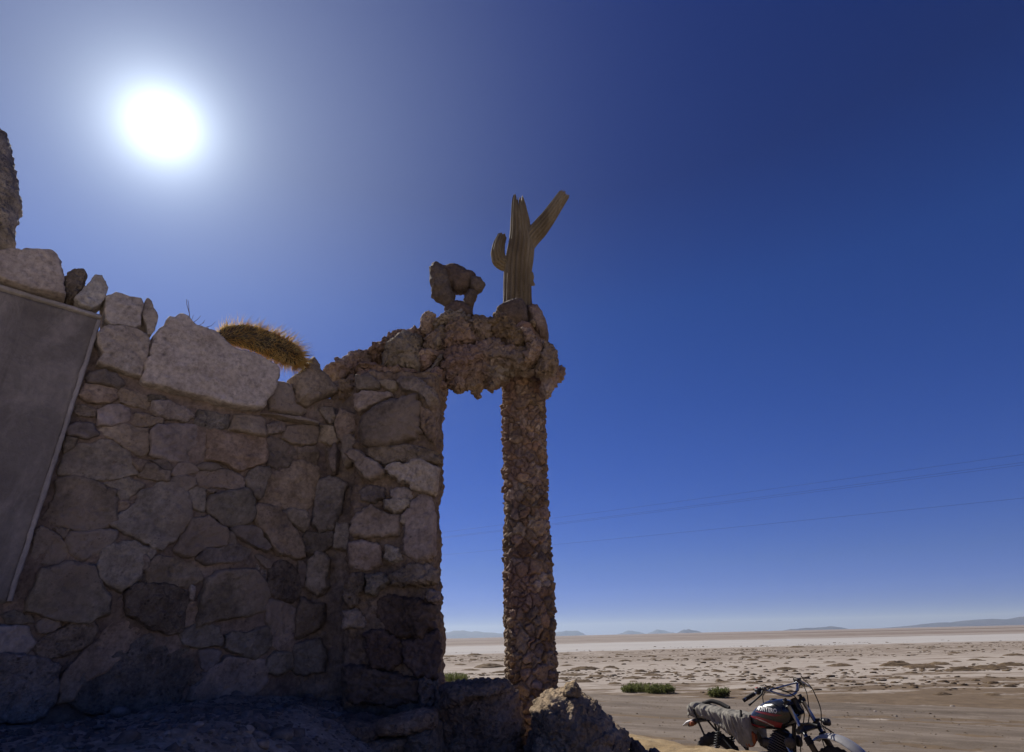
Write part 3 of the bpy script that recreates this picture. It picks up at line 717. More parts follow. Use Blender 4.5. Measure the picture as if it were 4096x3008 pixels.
# rough recess between wall and pillar
V, F = rounded_block(REC.px(1235, 2200)[0], pil_l + .08, 3.115, 3.42, .85, at(1300, 1525, 3.1)[2], 200, 300, 15, (.03, .009, .014))
solid('recess_infill', V, F, M['mortar'], pillar)
PSTONES = [
 ('R', 'C7', [(340,480),(400,340),(560,400),(580,520),(500,570),(420,640),(360,600)], 'wall', .05, .004),
 ('R', 'C7', [(400,740),(420,580),(480,560),(560,600),(590,680),(560,800),(430,880)], 'wall', .05, .004),
 ('R', 'C7', [(170,640),(200,480),(330,490),(360,620),(320,660)], 'wall', .03, .002),
 ('R', 'C7', [(280,720),(340,660),(370,720),(360,930),(310,940),(290,850)], 'wall', .045, .002),
 ('R', 'C7', [(120,1420),(170,1000),(300,960),(420,1050),(400,1250),(340,1400),(200,1480)], 'wall', .03, .006),
 ('R', 'C7', [(340,1480),(350,1400),(470,1400),(480,1652),(330,1652)], 'wall', .03, .004),
 ('R', 'C7', [(30,1640),(60,1480),(200,1500),(310,1480),(320,1600),(200,1690),(80,1700)], 'wall', .03, .005),
 ('R', 'F', [(675,1290),(680,1230),(700,1210),(725,1230),(722,1290),(700,1310)], 'wall', .04, .004),
 ('R', 'C6', [(1380,600),(1400,400),(1450,210),(1560,280),(1652,280),(1640,480),(1480,580)], 'wall', .04, .003),
 ('R', 'C6', [(1350,870),(1370,640),(1600,600),(1652,700),(1640,900),(1400,930)], 'wall', .03, .004),
 ('R', 'C7', [(230,400),(200,330),(330,320),(350,400),(300,470)], 'wall', .04, .003),
 ('R', 'C7', [(10,300),(60,250),(180,300),(200,380),(130,420),(20,400)], 'wall', .04, .003),
 ('P', 'C7', [(530,150),(540,20),(700,30),(770,110),(760,150),(640,160),(570,165)], 'wall', .05, .002),
 ('P', 'C7', [(740,80),(880,60),(940,80),(920,150),(860,170),(800,130)], 'wall', .04, .003),
 ('P', 'C7', [(930,100),(960,45),(1120,60),(1200,110),(1280,180),(1300,250),(1220,330),(1190,260),(1080,200),(960,160)], 'tufa_grey', .08, .003),
 ('P', 'C7', [(530,330),(530,210),(600,180),(860,190),(890,230),(740,300),(640,350),(560,380)], 'wall', .06, .003),
 ('P', 'C7', [(590,560),(600,440),(740,340),(900,250),(1100,230),(1130,300),(1120,420),(1150,560),(1100,620),(960,660),(740,680),(610,670)], 'wall', .09, .003),
 ('P', 'C7', [(1140,420),(1140,310),(1230,350),(1280,420),(1290,560),(1270,650),(1220,600),(1160,520)], 'tufa_grey', .05, .010),
 ('P', 'C7', [(600,700),(860,690),(1030,670),(1200,700),(1300,740),(1310,840),(1200,845),(1000,850),(900,830),(820,880),(720,820),(640,760)], 'tufa_grey', .045, .007),
 ('P', 'C7', [(445,760),(510,720),(600,750),(640,800),(720,840),(800,910),(770,970),(700,1000),(640,990),(560,920),(540,850)], 'ledge', .075, .002),
 ('P', 'C7', [(790,910),(900,840),(1000,860),(1100,835),(1220,850),(1305,890),(1300,1040),(1265,1130),(1160,1120),(1075,1090),(1060,1030),(960,1020),(860,970)], 'ledge', .07, .009),
 ('P', 'C7', [(800,1190),(900,1180),(1050,1180),(1060,1240),(990,1300),(900,1310),(820,1260)], 'wall', .05, .006),
 ('P', 'C7', [(500,1450),(540,1360),(690,1220),(790,1290),(940,1330),(955,1420),(920,1500),(800,1540),(640,1540),(500,1520)], 'ledge', .055, .002),
 ('P', 'C7', [(860,1100),(1000,1080),(1070,1110),(1060,1160),(960,1180),(870,1160)], 'wall', .04, .006),
 ('P', 'C7', [(560,1090),(680,1050),(790,1080),(800,1170),(700,1200),(600,1200)], 'wall', .035, .008),
 ('P', 'C7', [(960,1400),(970,1320),(1030,1310),(1040,1390),(1000,1440)], 'wall', .04, .004),
 ('P', 'F', [(885,1195),(892,1130),(908,1100),(925,1090),(945,1090),(955,1130),(957,1215),(945,1238),(915,1232),(890,1215)], 'ledge', .05, .003),
 ('P', 'F', [(768,1240),(770,1195),(800,1190),(838,1198),(838,1240),(810,1255),(785,1255)], 'ledge', .05, .002),
 ('P', 'F', [(843,1230),(850,1200),(880,1205),(885,1230),(865,1240)], 'wall', .05, .006),
 ('P', 'C8', [(390,300),(440,210),(530,210),(545,290),(490,380),(500,460),(430,470),(370,400)], 'tufa_grey', .06, .010),
 ('P', 'C8', [(580,350),(570,220),(700,190),(760,260),(720,290),(640,360)], 'tufa_grey', .07, .009),
 ('P', 'C8', [(760,300),(740,210),(900,130),(1060,130),(1130,180),(1140,280),(980,280),(880,300)], 'tufa_grey', .06, .010),
 ('P', 'C8', [(380,640),(370,510),(480,490),(550,600),(540,640),(440,630)], 'wall', .05, .006),
 ('P', 'C8', [(1060,400),(1080,340),(1160,350),(1185,390),(1150,430),(1080,430)], 'tufa', .07, .010),
 ('P', 'C8', [(700,640),(620,420),(760,380),(960,420),(1120,460),(1110,640),(1000,720),(820,720)], 'dark', .05, .014),
 ('P', 'C8', [(560,900),(540,700),(700,660),(820,740),(840,900),(760,1000),(620,980)], 'dark', .05, .014),
 ('P', 'C8', [(860,900),(840,740),(1000,730),(1130,680),(1150,900),(1120,1050),(960,1040)], 'dark', .05, .014),
 ('P', 'C8', [(400,1150),(380,960),(540,960),(740,1010),(900,1060),(1000,1080),(960,1240),(760,1290),(560,1270),(430,1240)], 'dark', .05, .014),
 ('P', 'C8', [(1000,1230),(990,1080),(1120,1060),(1130,1200),(1110,1320),(1030,1320)], 'boulder', .05, .012),
]
for i, (pl, cr, pts, m, tf, kn) in enumerate(PSTONES):
    o3 = on(PIL if pl == 'P' else REC, cr, pts); o3 = o3.mean(0) + (o3 - o3.mean(0)) * 1.05
    V, F = stone_mesh(o3, PN, tf, .09, 400 + i, k=random.Random(i).uniform(6, 16), tilt=.10, f_amp=.012, g_amp=.006, knob=kn * 1.3, knob_scale=36, N=110, M=24, jag=.032, soft=0)
    solid('stone', V, F, M[m], pillar)
# low rubble plinth in front of the pillar
PL = Plane((0, 2.74, 0), (0, -1, 0))
PLINTH = [
 ('C8', [(240,1520),(280,1400),(460,1390),(640,1400),(700,1470),(600,1580),(420,1600),(280,1590)]),
 ('C8', [(620,1500),(680,1400),(860,1360),(1020,1320),(1110,1340),(1120,1450),(960,1500),(760,1540)]),
 ('C8', [(860,1640),(900,1500),(1040,1450),(1140,1450),(1150,1600),(1150,1800),(860,1800)]),
 ('C8', [(40,1660),(60,1520),(200,1500),(320,1560),(560,1580),(760,1550),(880,1560),(860,1760),(500,1800),(80,1760)]),
]
for i, (cr, pts) in enumerate(PLINTH):
    o3 = on(PL, cr, pts)
    V, F = stone_mesh(o3, PN, .09, .22, 470 + i, k=3, kb=4, f_amp=.018, g_amp=.007, knob=.012, knob_scale=30, N=140, M=30, MB=14, jag=.02)
    solid('plinth_stone', V, F, M['boulder'], pillar)

# ---------------------------------------------------------------- column
AX0 = at(2122, 2600, 3.50); AX1 = at(2091, 1560, 3.50)
CX, CY = (AX0[0] + AX1[0]) / 2, 3.50
column = tag(empty('stone_column', (CX, CY, .95)), 'slim round column faced with small brown crusty stones', 'column', None, 'thing')
zc0, zc1 = .80, 3.12
rng = np.random.default_rng(5)
seeds = np.zeros((900, 4)); k_n = 0
for tries in range(40000):
    if k_n == 900: break
    a = rng.uniform(0, 2 * math.pi); z = rng.uniform(zc0, zc1); mind = rng.choice([.024, .038, .055, .085], p=[.32, .3, .24, .14])
    q = np.array([math.cos(a) * .137, math.sin(a) * .137, z]); c = seeds[:k_n]
    if k_n == 0 or (((c[:, :3] - q) ** 2).sum(1) > (.5 * (mind + c[:, 3])) ** 2).all(): seeds[k_n] = (*q, mind); k_n += 1
seeds = seeds[:k_n]
na, nz = 330, 760
A, Zc = np.meshgrid(np.linspace(0, 2 * np.pi, na, endpoint=False), np.linspace(zc0, zc1, nz), indexing='ij'); A = A.ravel(); Zc = Zc.ravel()
base = np.stack([np.cos(A) * .137, np.sin(A) * .137, Zc], 1)
wp = base + .016 * np.stack([vnoise(base * 22, 1), vnoise(base * 22, 2), vnoise(base * 22, 3)], 1) + .007 * np.stack([vnoise(base * 60, 4), vnoise(base * 60, 5), vnoise(base * 60, 6)], 1)
cid = np.zeros(len(base), int); d1 = np.zeros(len(base)); d2 = np.zeros(len(base))
for s in range(0, len(base), 6000):
    D = np.linalg.norm(wp[s:s + 6000, None] - seeds[None, :, :3], axis=2) - .35 * seeds[None, :, 3]
    o = np.argpartition(D, 1, axis=1)[:, :2]; dd = np.take_along_axis(D, o, 1); sw = dd[:, 0] > dd[:, 1]
    o[sw] = o[sw][:, ::-1]; dd.sort(axis=1)
    cid[s:s + 6000] = o[:, 0]; d1[s:s + 6000] = dd[:, 0]; d2[s:s + 6000] = dd[:, 1]
gap = d2 - d1
cell_h = rng.uniform(-.005, .007, len(seeds)); tiltz = rng.normal(0, .15, len(seeds)); tilta = rng.normal(0, .15, len(seeds))
sa = np.arctan2(seeds[:, 1], seeds[:, 0]); da = (A - sa[cid] + np.pi) % (2 * np.pi) - np.pi
ctop = np.array([AX1[0] - CX, 0]); cbot = np.array([AX0[0] - CX, 0])
h = cell_h[cid] + tiltz[cid] * (Zc - seeds[cid, 2]) + tilta[cid] * da * .137
disp = (.014 + h) * sstep(.0, .011, gap) - .012 + .006 * sstep(.01, .03, gap) + .009 * fbm(base * 22, 3, 40) + .004 * fbm(base * 90, 2, 41) + .012 * (.5 - worley(base * 40, 42))
disp = disp + .016 * fbm(np.stack([base[:, 0] * 0, base[:, 1] * 2, Zc * 2.2], 1), 3, 44)
rad = .131 + disp + .006 * sstep(1.9, 1.1, Zc)
tz = (Zc - zc0) / (zc1 - zc0)
Vc = np.stack([CX + np.cos(A) * rad + (AX0[0] - CX) * (1 - tz) * 1.1 + (AX1[0] - CX) * tz, CY + np.sin(A) * rad, Zc], 1)
Fc = grid_faces(na, nz, True, False)
if (vnormals(Vc, Fc)[:, :2] * np.stack([np.cos(A), np.sin(A)], 1)).sum() < 0: Fc = Fc[:, ::-1]
fcid = cid[Fc[:, 0]]
facing = -seeds[:, 1] + 0 * seeds[:, 0]
order = np.argsort(-(facing + .0001 * seeds[:, 3]))
front_ids = set(int(i) for i in order[:298])
def sub_mesh(V, F):
    u, inv = np.unique(F.ravel(), return_inverse=True)
    return V[u], inv.reshape(F.shape)
for cidx in front_ids:
    f = Fc[fcid == cidx]
    if len(f) < 4: continue
    v, f2 = sub_mesh(Vc, f); solid('stone', v, f2, M['crust'], column)
f = Fc[~np.isin(fcid, list(front_ids))]
v, f2 = sub_mesh(Vc, f); o = solid('rear_stones', v, f2, M['crust'], column); o["kind"] = "stuff"
v, f2 = tube([(CX + (AX0[0] - CX), CY, zc0), (CX + (AX1[0] - CX), CY, zc1 + .02)], .112, 40)
solid('core', v, f2, M['mortar'], column)

# ---------------------------------------------------------------- tufa lintel from pillar to column
LN = np.array([.06, -1.0, 0]); LN /= np.linalg.norm(LN)
LIN = Plane((-.2, 3.26, 2.9), LN)
lintel = tag(empty('rock_lintel', (LIN.px(1800, 1450)[0], LIN.px(1800, 1450)[1], LIN.px(1800, 1560)[2])),
             'ragged brown porous rock lintel bridging the pillar and the column', 'lintel', None, 'thing')
LUMPS = [  # outline, distance offset towards the viewer, half thickness, knobbliness, material, name
 ([(900,420),(1150,320),(1500,290),(1800,430),(2000,500),(1950,650),(1600,680),(1120,690),(960,680),(900,560)], 0.0, .085, .016, 'tufa', 'core_rock'),
 ([(600,600),(640,480),(760,390),(830,370),(920,385),(945,420),(925,480),(920,600),(900,680),(760,690),(640,660)], .05, .15, .006, 'tufa_grey', 'rock'),
 ([(400,640),(480,620),(640,670),(860,700),(920,690),(900,740),(700,740),(560,710)], .05, .13, .007, 'tufa', 'rock'),
 ([(110,670),(250,605),(400,535),(500,505),(560,560),(500,630),(380,690),(250,790),(160,740)], -.05, .13, .012, 'tufa', 'rock'),
 ([(480,520),(590,445),(640,395),(760,345),(920,325),(930,380),(760,420),(650,520),(560,600)], -.02, .12, .012, 'tufa', 'rock'),
 ([(360,760),(400,660),(520,640),(600,690),(560,740),(480,800),(380,830)], .03, .10, .008, 'tufa', 'rock'),
 ([(220,880),(240,760),(360,720),(380,820),(330,920),(270,960)], .04, .09, .008, 'tufa', 'rock'),
 ([(960,420),(1060,325),(1140,300),(1170,400),(1130,470),(1060,490),(980,480)], .03, .10, .009, 'tufa', 'rock'),
 ([(1055,405),(1080,345),(1105,360),(1102,420),(1075,428)], .11, .04, .002, 'tufa_grey', 'rock'),
 ([(925,520),(1000,480),(1080,500),(1085,540),(1020,560),(1000,620),(940,660),(920,600)], .05, .09, .011, 'tufa', 'rock'),
 ([(940,705),(1118,498),(1122,520),(1100,560),(1000,685)], .10, .02, .001, 'tufa_grey', 'slate'),
 ([(975,730),(1010,680),(1100,640),(1115,760),(1085,835),(1010,810)], .04, .09, .011, 'tufa', 'rock'),
 ([(1062,900),(1070,810),(1140,755),(1152,820),(1112,912)], -.02, .05, .011, 'tufa', 'rock'),
 ([(1110,200),(1290,165),(1302,190),(1200,228),(1130,242)], .04, .08, .006, 'tufa_grey', 'flat_slab'),
 ([(1050,270),(1110,220),(1250,212),(1365,210),(1405,232),(1340,265),(1200,290),(1100,310)], .02, .11, .008, 'tufa', 'rock'),
 ([(1150,330),(1170,270),(1260,240),(1330,300),(1390,370),(1385,430),(1330,480),(1220,500),(1160,460),(1145,390)], .06, .13, .012, 'tufa', 'rock'),
 ([(1330,290),(1400,228),(1520,235),(1550,330),(1560,400),(1480,415),(1400,390)], .03, .13, .013, 'tufa', 'rock'),
 ([(1530,270),(1580,200),(1640,220),(1700,270),(1790,350),(1815,440),(1760,490),(1680,470),(1630,400),(1570,400),(1540,330)], .06, .13, .012, 'tufa', 'rock'),
 ([(1110,560),(1160,480),(1330,490),(1480,440),(1640,480),(1830,480),(1850,560),(1800,640),(1640,640),(1500,610),(1300,640),(1140,660)], .05, .13, .015, 'tufa', 'rock'),
 ([(1105,650),(1300,610),(1480,630),(1690,640),(1690,700),(1610,745),(1540,775),(1460,742),(1330,742),(1250,790),(1150,768),(1105,720)], .0, .13, .016, 'tufa', 'rock'),
 ([(1330,690),(1400,610),(1470,680),(1458,790),(1425,892),(1375,862),(1322,765)], .04, .06, .010, 'tufa', 'hanging_rock'),
 ([(1480,690),(1620,690),(1585,770),(1550,822),(1525,800)], .04, .06, .011, 'tufa', 'hanging_rock'),
 ([(1190,710),(1330,690),(1318,780),(1275,832),(1225,800)], .04, .06, .011, 'tufa', 'hanging_rock'),
 ([(1800,310),(1880,303),(1905,360),(1885,440),(1830,435),(1800,360)], .10, .05, .009, 'tufa', 'rock'),
 ([(1800,560),(1850,450),(1960,430),(1985,500),(1945,590),(1860,625),(1800,625)], .04, .14, .012, 'tufa', 'rock'),
 ([(1925,560),(1960,430),(2015,450),(2065,530),(2092,620),(2060,690),(1975,715),(1930,655)], .05, .12, .013, 'boulder', 'rock'),
 ([(2040,670),(2100,620),(2155,650),(2152,700),(2100,750),(2050,745)], -.05, .07, .012, 'tufa', 'rock'),
 ([(1970,720),(2065,695),(2072,770),(2035,870),(1985,895),(1965,800)], -.02, .07, .012, 'tufa', 'rock'),
 ([(1440,560),(1470,420),(1560,390),(1640,420),(1620,520),(1540,600)], .10, .08, .012, 'tufa', 'rock'),
 ([(1240,560),(1280,490),(1420,470),(1440,560),(1380,640),(1290,640)], .09, .09, .013, 'tufa', 'rock'),
]
for i, (pts, off, th_, kn, m, nm) in enumerate(LUMPS):
    pl = Plane(LIN.p + LN * off, LN); o3 = on(pl, 'L', pts); o3 = o3.mean(0) + (o3 - o3.mean(0)) * (1.06 if nm == 'rock' else 1.0)
    big = np.linalg.norm(o3 - o3.mean(0), axis=1).mean() > .07
    V, F = stone_mesh(o3, LN, th_, th_, 520 + i, k=2.6 if nm not in ('flat_slab', 'slate') else 6, kb=2.6, f_amp=.022, g_amp=.010, knob=kn * 2.3, knob_scale=27, f_scale=15, N=150 if big else 90, M=34 if big else 18, MB=14, jag=.05 if kn > .005 else .02)
    solid(nm, V, F, M[m], lintel)

# mortared cap round the cactus foot, on top of the column
cap = tag(empty('column_cap', (CX, CY, zc1)), 'collar of mortared brown slabs on the column round the cactus foot', 'rock')
CAPP = Plane((CX, CY - .02, 3), (0, -1, 0))
for i, (pts, off, th_, kn, m) in enumerate([
  ([(1580,130),(1660,82),(1790,55),(1830,100),(1850,190),(1840,245),(1760,270),(1700,285),(1620,215)], .06, .10, .003, 'dark'),
  ([(1840,130),(1900,105),(1960,170),(2002,250),(2025,430),(1950,450),(1890,340),(1850,220)], .0, .13, .007, 'crust'),
  ([(1720,300),(1800,240),(1880,280),(1910,350),(1900,470),(1800,480),(1740,400)], .05, .11, .007, 'crust'),
  ([(1922,155),(1940,130),(1972,150),(1962,192),(1935,185)], .02, .03, .006, 'crust'),
  ([(1855,232),(1900,213),(1920,250),(1890,272)], .12, .03, .004, 'tufa'),
  ([(1562,210),(1568,160),(1600,150),(1640,220),(1640,260),(1580,250)], .03, .07, .005, 'dark'),
  ([(1690,460),(1720,300),(1900,260),(2000,330),(2020,520),(1960,600),(1720,600)], -.02, .11, .010, 'crust')]):
    o3 = on(Plane(CAPP.p + PN * off, PN), 'L', pts)
    V, F = stone_mesh(o3, PN, th_, th_, 600 + i, k=3.2, kb=3, f_amp=.010, g_amp=.005, knob=kn, N=110, M=24, MB=12, jag=.03)
    solid('slab', V, F, M[m], cap)

# rock finger and arched rock standing on the lintel
fp = Plane(LIN.p + LN * .02, LN)
o3 = on(fp, 'L', [(930,330),(922,260),(935,190),(960,150),(1000,140),(1055,172),(1040,205),(1030,240),(1038,330),(1000,350)])
V, F = stone_mesh(o3, LN, .05, .05, 640, k=2.4, kb=2.4, knob=.010, f_amp=.006, g_amp=.004, knob_scale=44, N=120, M=28, MB=16, jag=.03)
tag(solid('rock_finger', V, F, M['tufa']), 'short upright knobbly rock left of the arched rock on the lintel', 'rock')
arch = tag(empty('arched_rock', (LIN.px(1830, 1285)[0], 3.28, LIN.px(1830, 1290)[2])), 'dark brown rock with a hole through it perched on the lintel', 'rock')
AP = Plane(LIN.p - LN * .02, LN)
for i, (pts, off, th_) in enumerate([
  ([(325,1050),(350,1005),(410,990),(470,1035),(580,1000),(640,1010),(760,1085),(830,1130),(885,1150),(922,1212),(890,1260),(840,1290),(760,1262),(660,1285),(610,1278),(520,1250),(420,1240),(335,1200),(350,1130)], -.01, .07),
  ([(325,1050),(350,1005),(410,990),(470,1035),(520,1100),(560,1240),(585,1330),(580,1430),(500,1440),(420,1370),(350,1320),(370,1240),(335,1200),(350,1130)], .03, .07),
  ([(440,1060),(580,1000),(640,1010),(760,1085),(830,1130),(800,1230),(730,1280),(660,1298),(610,1288),(540,1240),(480,1170)], 0, .09),
  ([(780,1160),(830,1135),(885,1150),(922,1212),(890,1260),(840,1290),(780,1270)], .02, .06),
  ([(715,1400),(722,1330),(755,1270),(830,1290),(838,1340),(795,1395),(812,1450),(790,1520),(720,1520),(690,1450)], .02, .06),
  ([(500,1440),(590,1400),(650,1405),(700,1415),(790,1480),(800,1540),(845,1610),(700,1600),(520,1560),(490,1490)], .0, .08)]):
    o3 = on(Plane(AP.p + LN * off, LN), 'K', pts); o3 = o3.mean(0) + (o3 - o3.mean(0)) * (1.05 if i in (1, 3) else 1.0)
    V, F = stone_mesh(o3, LN, th_, th_, 650 + i, k=2.8, kb=2.8, f_amp=.015, f_scale=13, g_amp=.007, knob=.006, knob_scale=24, N=120, M=26, MB=14, jag=.026, soft=0)
    solid('lobe', V, F, M['dark'], arch)

# pinnacle of porous rock at the left end of the wall
PP = Plane(_P2 - WN * .05, WN)
o3 = on(PP, 'F', [(-75,320),(-40,285),(0,288),(18,300),(22,340),(35,390),(42,430),(48,465),(35,490),(30,520),(34,548),(28,565),(-30,572),(-75,560),(-90,440)])
V, F = stone_mesh(o3, WN, .11, .11, 690, k=2.6, kb=2.6, knob=.012, f_amp=.012, g_amp=.005, knob_scale=34, N=170, M=40, MB=18, jag=.02)
tag(solid('rock_pinnacle', V, F, M['tufa_grey']), 'tall pale porous rock standing on the wall at the left edge', 'rock')

# boulders at the foot of the gateway
BL = Plane((0, 2.92, 0), (0, -1, 0))
def boulder(pts, y, tf, tb, seed, knob, mat, label, group=None, name='boulder'):
    o3 = on(Plane((0, y, 0), (0, -1, 0)), 'B', pts)
    V, F = stone_mesh(o3, PN, tf, tb, seed, k=2.6, kb=2.6, knob=knob, f_amp=.022, f_scale=8, g_amp=.008, knob_scale=30, N=240, M=60, MB=34, jag=.02)
    return tag(solid(name, V, F, M[mat]), label, 'rock', group)
boulder([(90,1100),(130,1030),(260,1010),(420,985),(600,970),(740,990),(800,1040),(860,1130),(900,1200),(920,1350),(935,1560),(930,1800),(500,1900),(120,1850),(110,1500),(105,1250)], 2.98, .14, .24, 701, .014, 'boulder', 'dark blocky boulder between the pillar and the column')
boulder([(140,1100),(300,1015),(560,985),(740,1000),(800,1050),(780,1110),(640,1100),(480,1120),(330,1180),(220,1230),(140,1220)], 2.93, .14, .10, 702, .016, 'boulder', 'sunlit crust lying along the top of the blocky boulder')
boulder([(985,1250),(1040,1170),(1150,1090),(1230,1060),(1330,1040),(1400,1060),(1440,1090),(1500,1100),(1560,1180),(1650,1290),(1760,1390),(1860,1450),(1900,1520),(1900,1650),(1850,1900),(1000,1900),(930,1640),(990,1500),(1040,1400)], 2.88, .20, .26, 703, .020, 'boulder', 'large knobbly peaked boulder right of the column foot')
boulder([(1300,1110),(1330,1040),(1390,1020),(1430,1060),(1440,1110),(1360,1140)], 2.80, .05, .06, 704, .012, 'boulder', 'small knob of rock on the peak of the knobbly boulder')
boulder([(1900,1560),(1930,1510),(1980,1530),(2040,1590),(2080,1640),(2060,1720),(1920,1720)], 2.95, .07, .08, 705, .012, 'boulder', 'small pale knobbly rock right of the peaked boulder', None, 'rock')
boulder([(2060,1660),(2120,1615),(2200,1630),(2240,1680),(2180,1740),(2080,1740)], 2.95, .05, .06, 706, .012, 'boulder', 'low dark rock lying at the bottom of the sandy bank', None, 'rock')
# ---------------------------------------------------------------- dead cactus trunk on the column
t = NT('dry cactus wood')
n1 = t.noise(9, 5, .6, t.scaled(1, 1, .22)); n2 = t.noise(120, 3, .6, t.scaled(1, 1, .2))
c = t.ramp(n1, [(.3, (.10, .073, .04)), (.52, (.175, .134, .078)), (.75, (.27, .222, .145))])
c = t.mix(.5, c, t.ramp(n2, [(.3, .65), (.7, 1.2)]), 'MULTIPLY')
t.bump(n2, .5, .004); M['wood'] = t.done(c, .85)
def ribbed(points, radii, nu=110, ns=220, ribs=17, seed=0, jag=.06, slots=46, jag0=0):
    P0 = np.asarray(points, float); r0 = np.asarray(radii, float)
    d = np.r_[0, np.cumsum(np.linalg.norm(np.diff(P0, axis=0), axis=1))]
    # smooth the path (Catmull-Rom through dense interpolation)
    s = np.linspace(0, d[-1], ns); P = np.stack([np.interp(s, d, P0[:, k]) for k in range(3)], 1); r = np.interp(s, d, r0)
    kk = max(3, ns // 8) | 1; ker = np.hanning(kk + 2)[1:-1]; ker /= ker.sum()
    pad = lambda a: np.r_[np.repeat(a[:1], kk // 2, 0), a, np.repeat(a[-1:], kk // 2, 0)]
    for k in range(3):
        lin = np.linspace(P[0, k], P[-1, k], ns); P[:, k] = np.convolve(pad(P[:, k] - lin), ker, 'valid') + lin
    r = np.convolve(pad(r), ker, 'valid')
    T = np.gradient(P, axis=0); T /= np.linalg.norm(T, axis=1, keepdims=True)
    N = np.zeros_like(P); a = np.cross(T[0], [0, 1.0, 0]); N[0] = a / np.linalg.norm(a)
    for i in range(1, ns):
        a = N[i - 1] - T[i] * np.dot(N[i - 1], T[i]); N[i] = a / np.linalg.norm(a)
    B = np.cross(T, N); th = np.linspace(0, 2 * np.pi, nu, endpoint=False)
    ph = (ribs * th)[None, :] + .5 * np.sin(np.linspace(0, 5, ns) + seed)[:, None]
    rib = .050 * np.cos(ph)
    valley = np.clip(-np.cos(ph), 0, 1) ** 3
    sl = np.clip(np.sin(s[:, None] / d[-1] * slots * 2 * np.pi + 2.1 * np.floor(ph / (2 * np.pi))), 0, 1) ** 1.5
    q = np.stack([np.cos(th)[None] * 1.5 + 0 * s[:, None], np.sin(th)[None] * 1.5 + 0 * s[:, None], s[:, None] * 6 + 0 * th[None]], -1).reshape(-1, 3)
    rr_ = r[:, None] * (1 + rib - .34 * valley * sl + .05 * fbm(q, 3, seed).reshape(ns, nu))
    V = P[:, None] + rr_[..., None] * (np.cos(th)[None, :, None] * N[:, None] + np.sin(th)[None, :, None] * B[:, None])
    # torn end: fibres break off at different lengths
    q2 = np.stack([np.cos(th) * 4, np.sin(th) * 4, 0 * th + seed], 1)
    cut = jag * (fbm(q2, 3, seed + 4) + .6 * np.sign(vnoise(q2 * 2.5, seed + 6)) * np.abs(vnoise(q2 * 2.5, seed + 6)))
    w = sstep(.72, 1.0, s / d[-1])
    V = V + T[:, None] * (w[:, None] * cut[None])[..., None]
    # inner wall so that the broken end is a tube, not a cap
    Vi = P[-1] + (V[-1] - P[-1]) * .8; Vi2 = Vi - T[-1] * .12
    V = np.concatenate([V, Vi[None], Vi2[None], (P[-1] - T[-1] * .15 + 0 * Vi2)[None]], 0)
    F = grid_faces(ns + 3, nu, False, True); V = V.reshape(-1, 3)
    if (vnormals(V, F)[nu * 5] @ (V[nu * 5] - P[5])) < 0: F = F[:, ::-1]
    return V, F
KP = Plane((CX, 3.52, 3.3), (0, -1, 0))
def kpt(x, y, dy=0): p = KP.px(*pix('K', [(x, y)])[0]); return p + [0, dy, 0]
ku = np.linalg.norm(kpt(1100, 1000) - kpt(1200, 1000)) / 100
cactus = tag(empty('dead_cactus', kpt(1295, 1500)), 'dry ribbed cactus trunk with three broken arms standing on the column', 'cactus')
V, F = ribbed([kpt(1296, 1560), kpt(1294, 1400), kpt(1294, 1200), kpt(1304, 1000), kpt(1322, 880), kpt(1338, 770), kpt(1330, 650), kpt(1322, 500), kpt(1312, 360), kpt(1308, 300)],
              np.array([158, 150, 145, 150, 150, 142, 118, 104, 78, 52]) * ku, seed=3, jag=.10)
solid('trunk', V, F, M['wood'], cactus)
V, F = ribbed([kpt(1390, 790, .0), kpt(1440, 700), kpt(1540, 590), kpt(1640, 460), kpt(1735, 320), kpt(1800, 225)],
              np.array([85, 98, 96, 86, 74, 66]) * ku, seed=8, jag=.03, ns=140, slots=26, ribs=14)
solid('arm', V, F, M['wood'], cactus)
V, F = ribbed([kpt(1200, 960), kpt(1150, 985), kpt(1095, 965, -.02), kpt(1075, 890, -.03), kpt(1088, 790, -.02), kpt(1120, 685)],
              np.array([70, 78, 80, 76, 66, 52]) * ku, seed=12, jag=.03, ns=120, slots=22, ribs=12)
solid('arm', V, F, M['wood'], cactus)
o3 = np.array([kpt(*p) for p in [(1430,1070),(1470,1065),(1478,1140),(1455,1180),(1490,1210),(1440,1215),(1425,1150)]])
V, F = stone_mesh(o3, PN, .012, .012, 66, k=3, N=50, M=8, jag=.05, f_amp=.004, g_amp=.003); solid('bark_scrap', V, F, M['wood'], cactus)

# ---------------------------------------------------------------- spiny cactus arm lying over the wall
CW = Plane(_P2 - WN * .03, WN)
def cpt(x, y, off=0): return CW.px(*pix('C2', [(x, y)])[0]) + WN * off
cu = np.linalg.norm(cpt(600, 400) - cpt(700, 400)) / 100
t = NT('cactus skin'); c = t.ramp(t.noise(30, 4), [(.3, (.05, .04, .028)), (.7, (.11, .085, .06))]); t.bump(t.noise(60, 3), .5, .005); M['skin'] = t.done(c, .8)
t = NT('golden spine')
tr = t.n("ShaderNodeBsdfTranslucent"); df = t.n("ShaderNodeBsdfDiffuse"); mx = t.n("ShaderNodeMixShader"); mx.inputs[0].default_value = .72
c = t.ramp(t.noise(22, 3, .6), [(.35, (.62, .40, .14)), (.5, (.85, .66, .28)), (.7, (.92, .82, .50))])
t.put(tr.inputs["Color"], c); t.put(df.inputs["Color"], c); t.t.links.new(df.outputs[0], mx.inputs[1]); t.t.links.new(tr.outputs[0], mx.inputs[2]); t.t.links.new(mx.outputs[0], t.out.inputs["Surface"])
M['spine'] = t.m
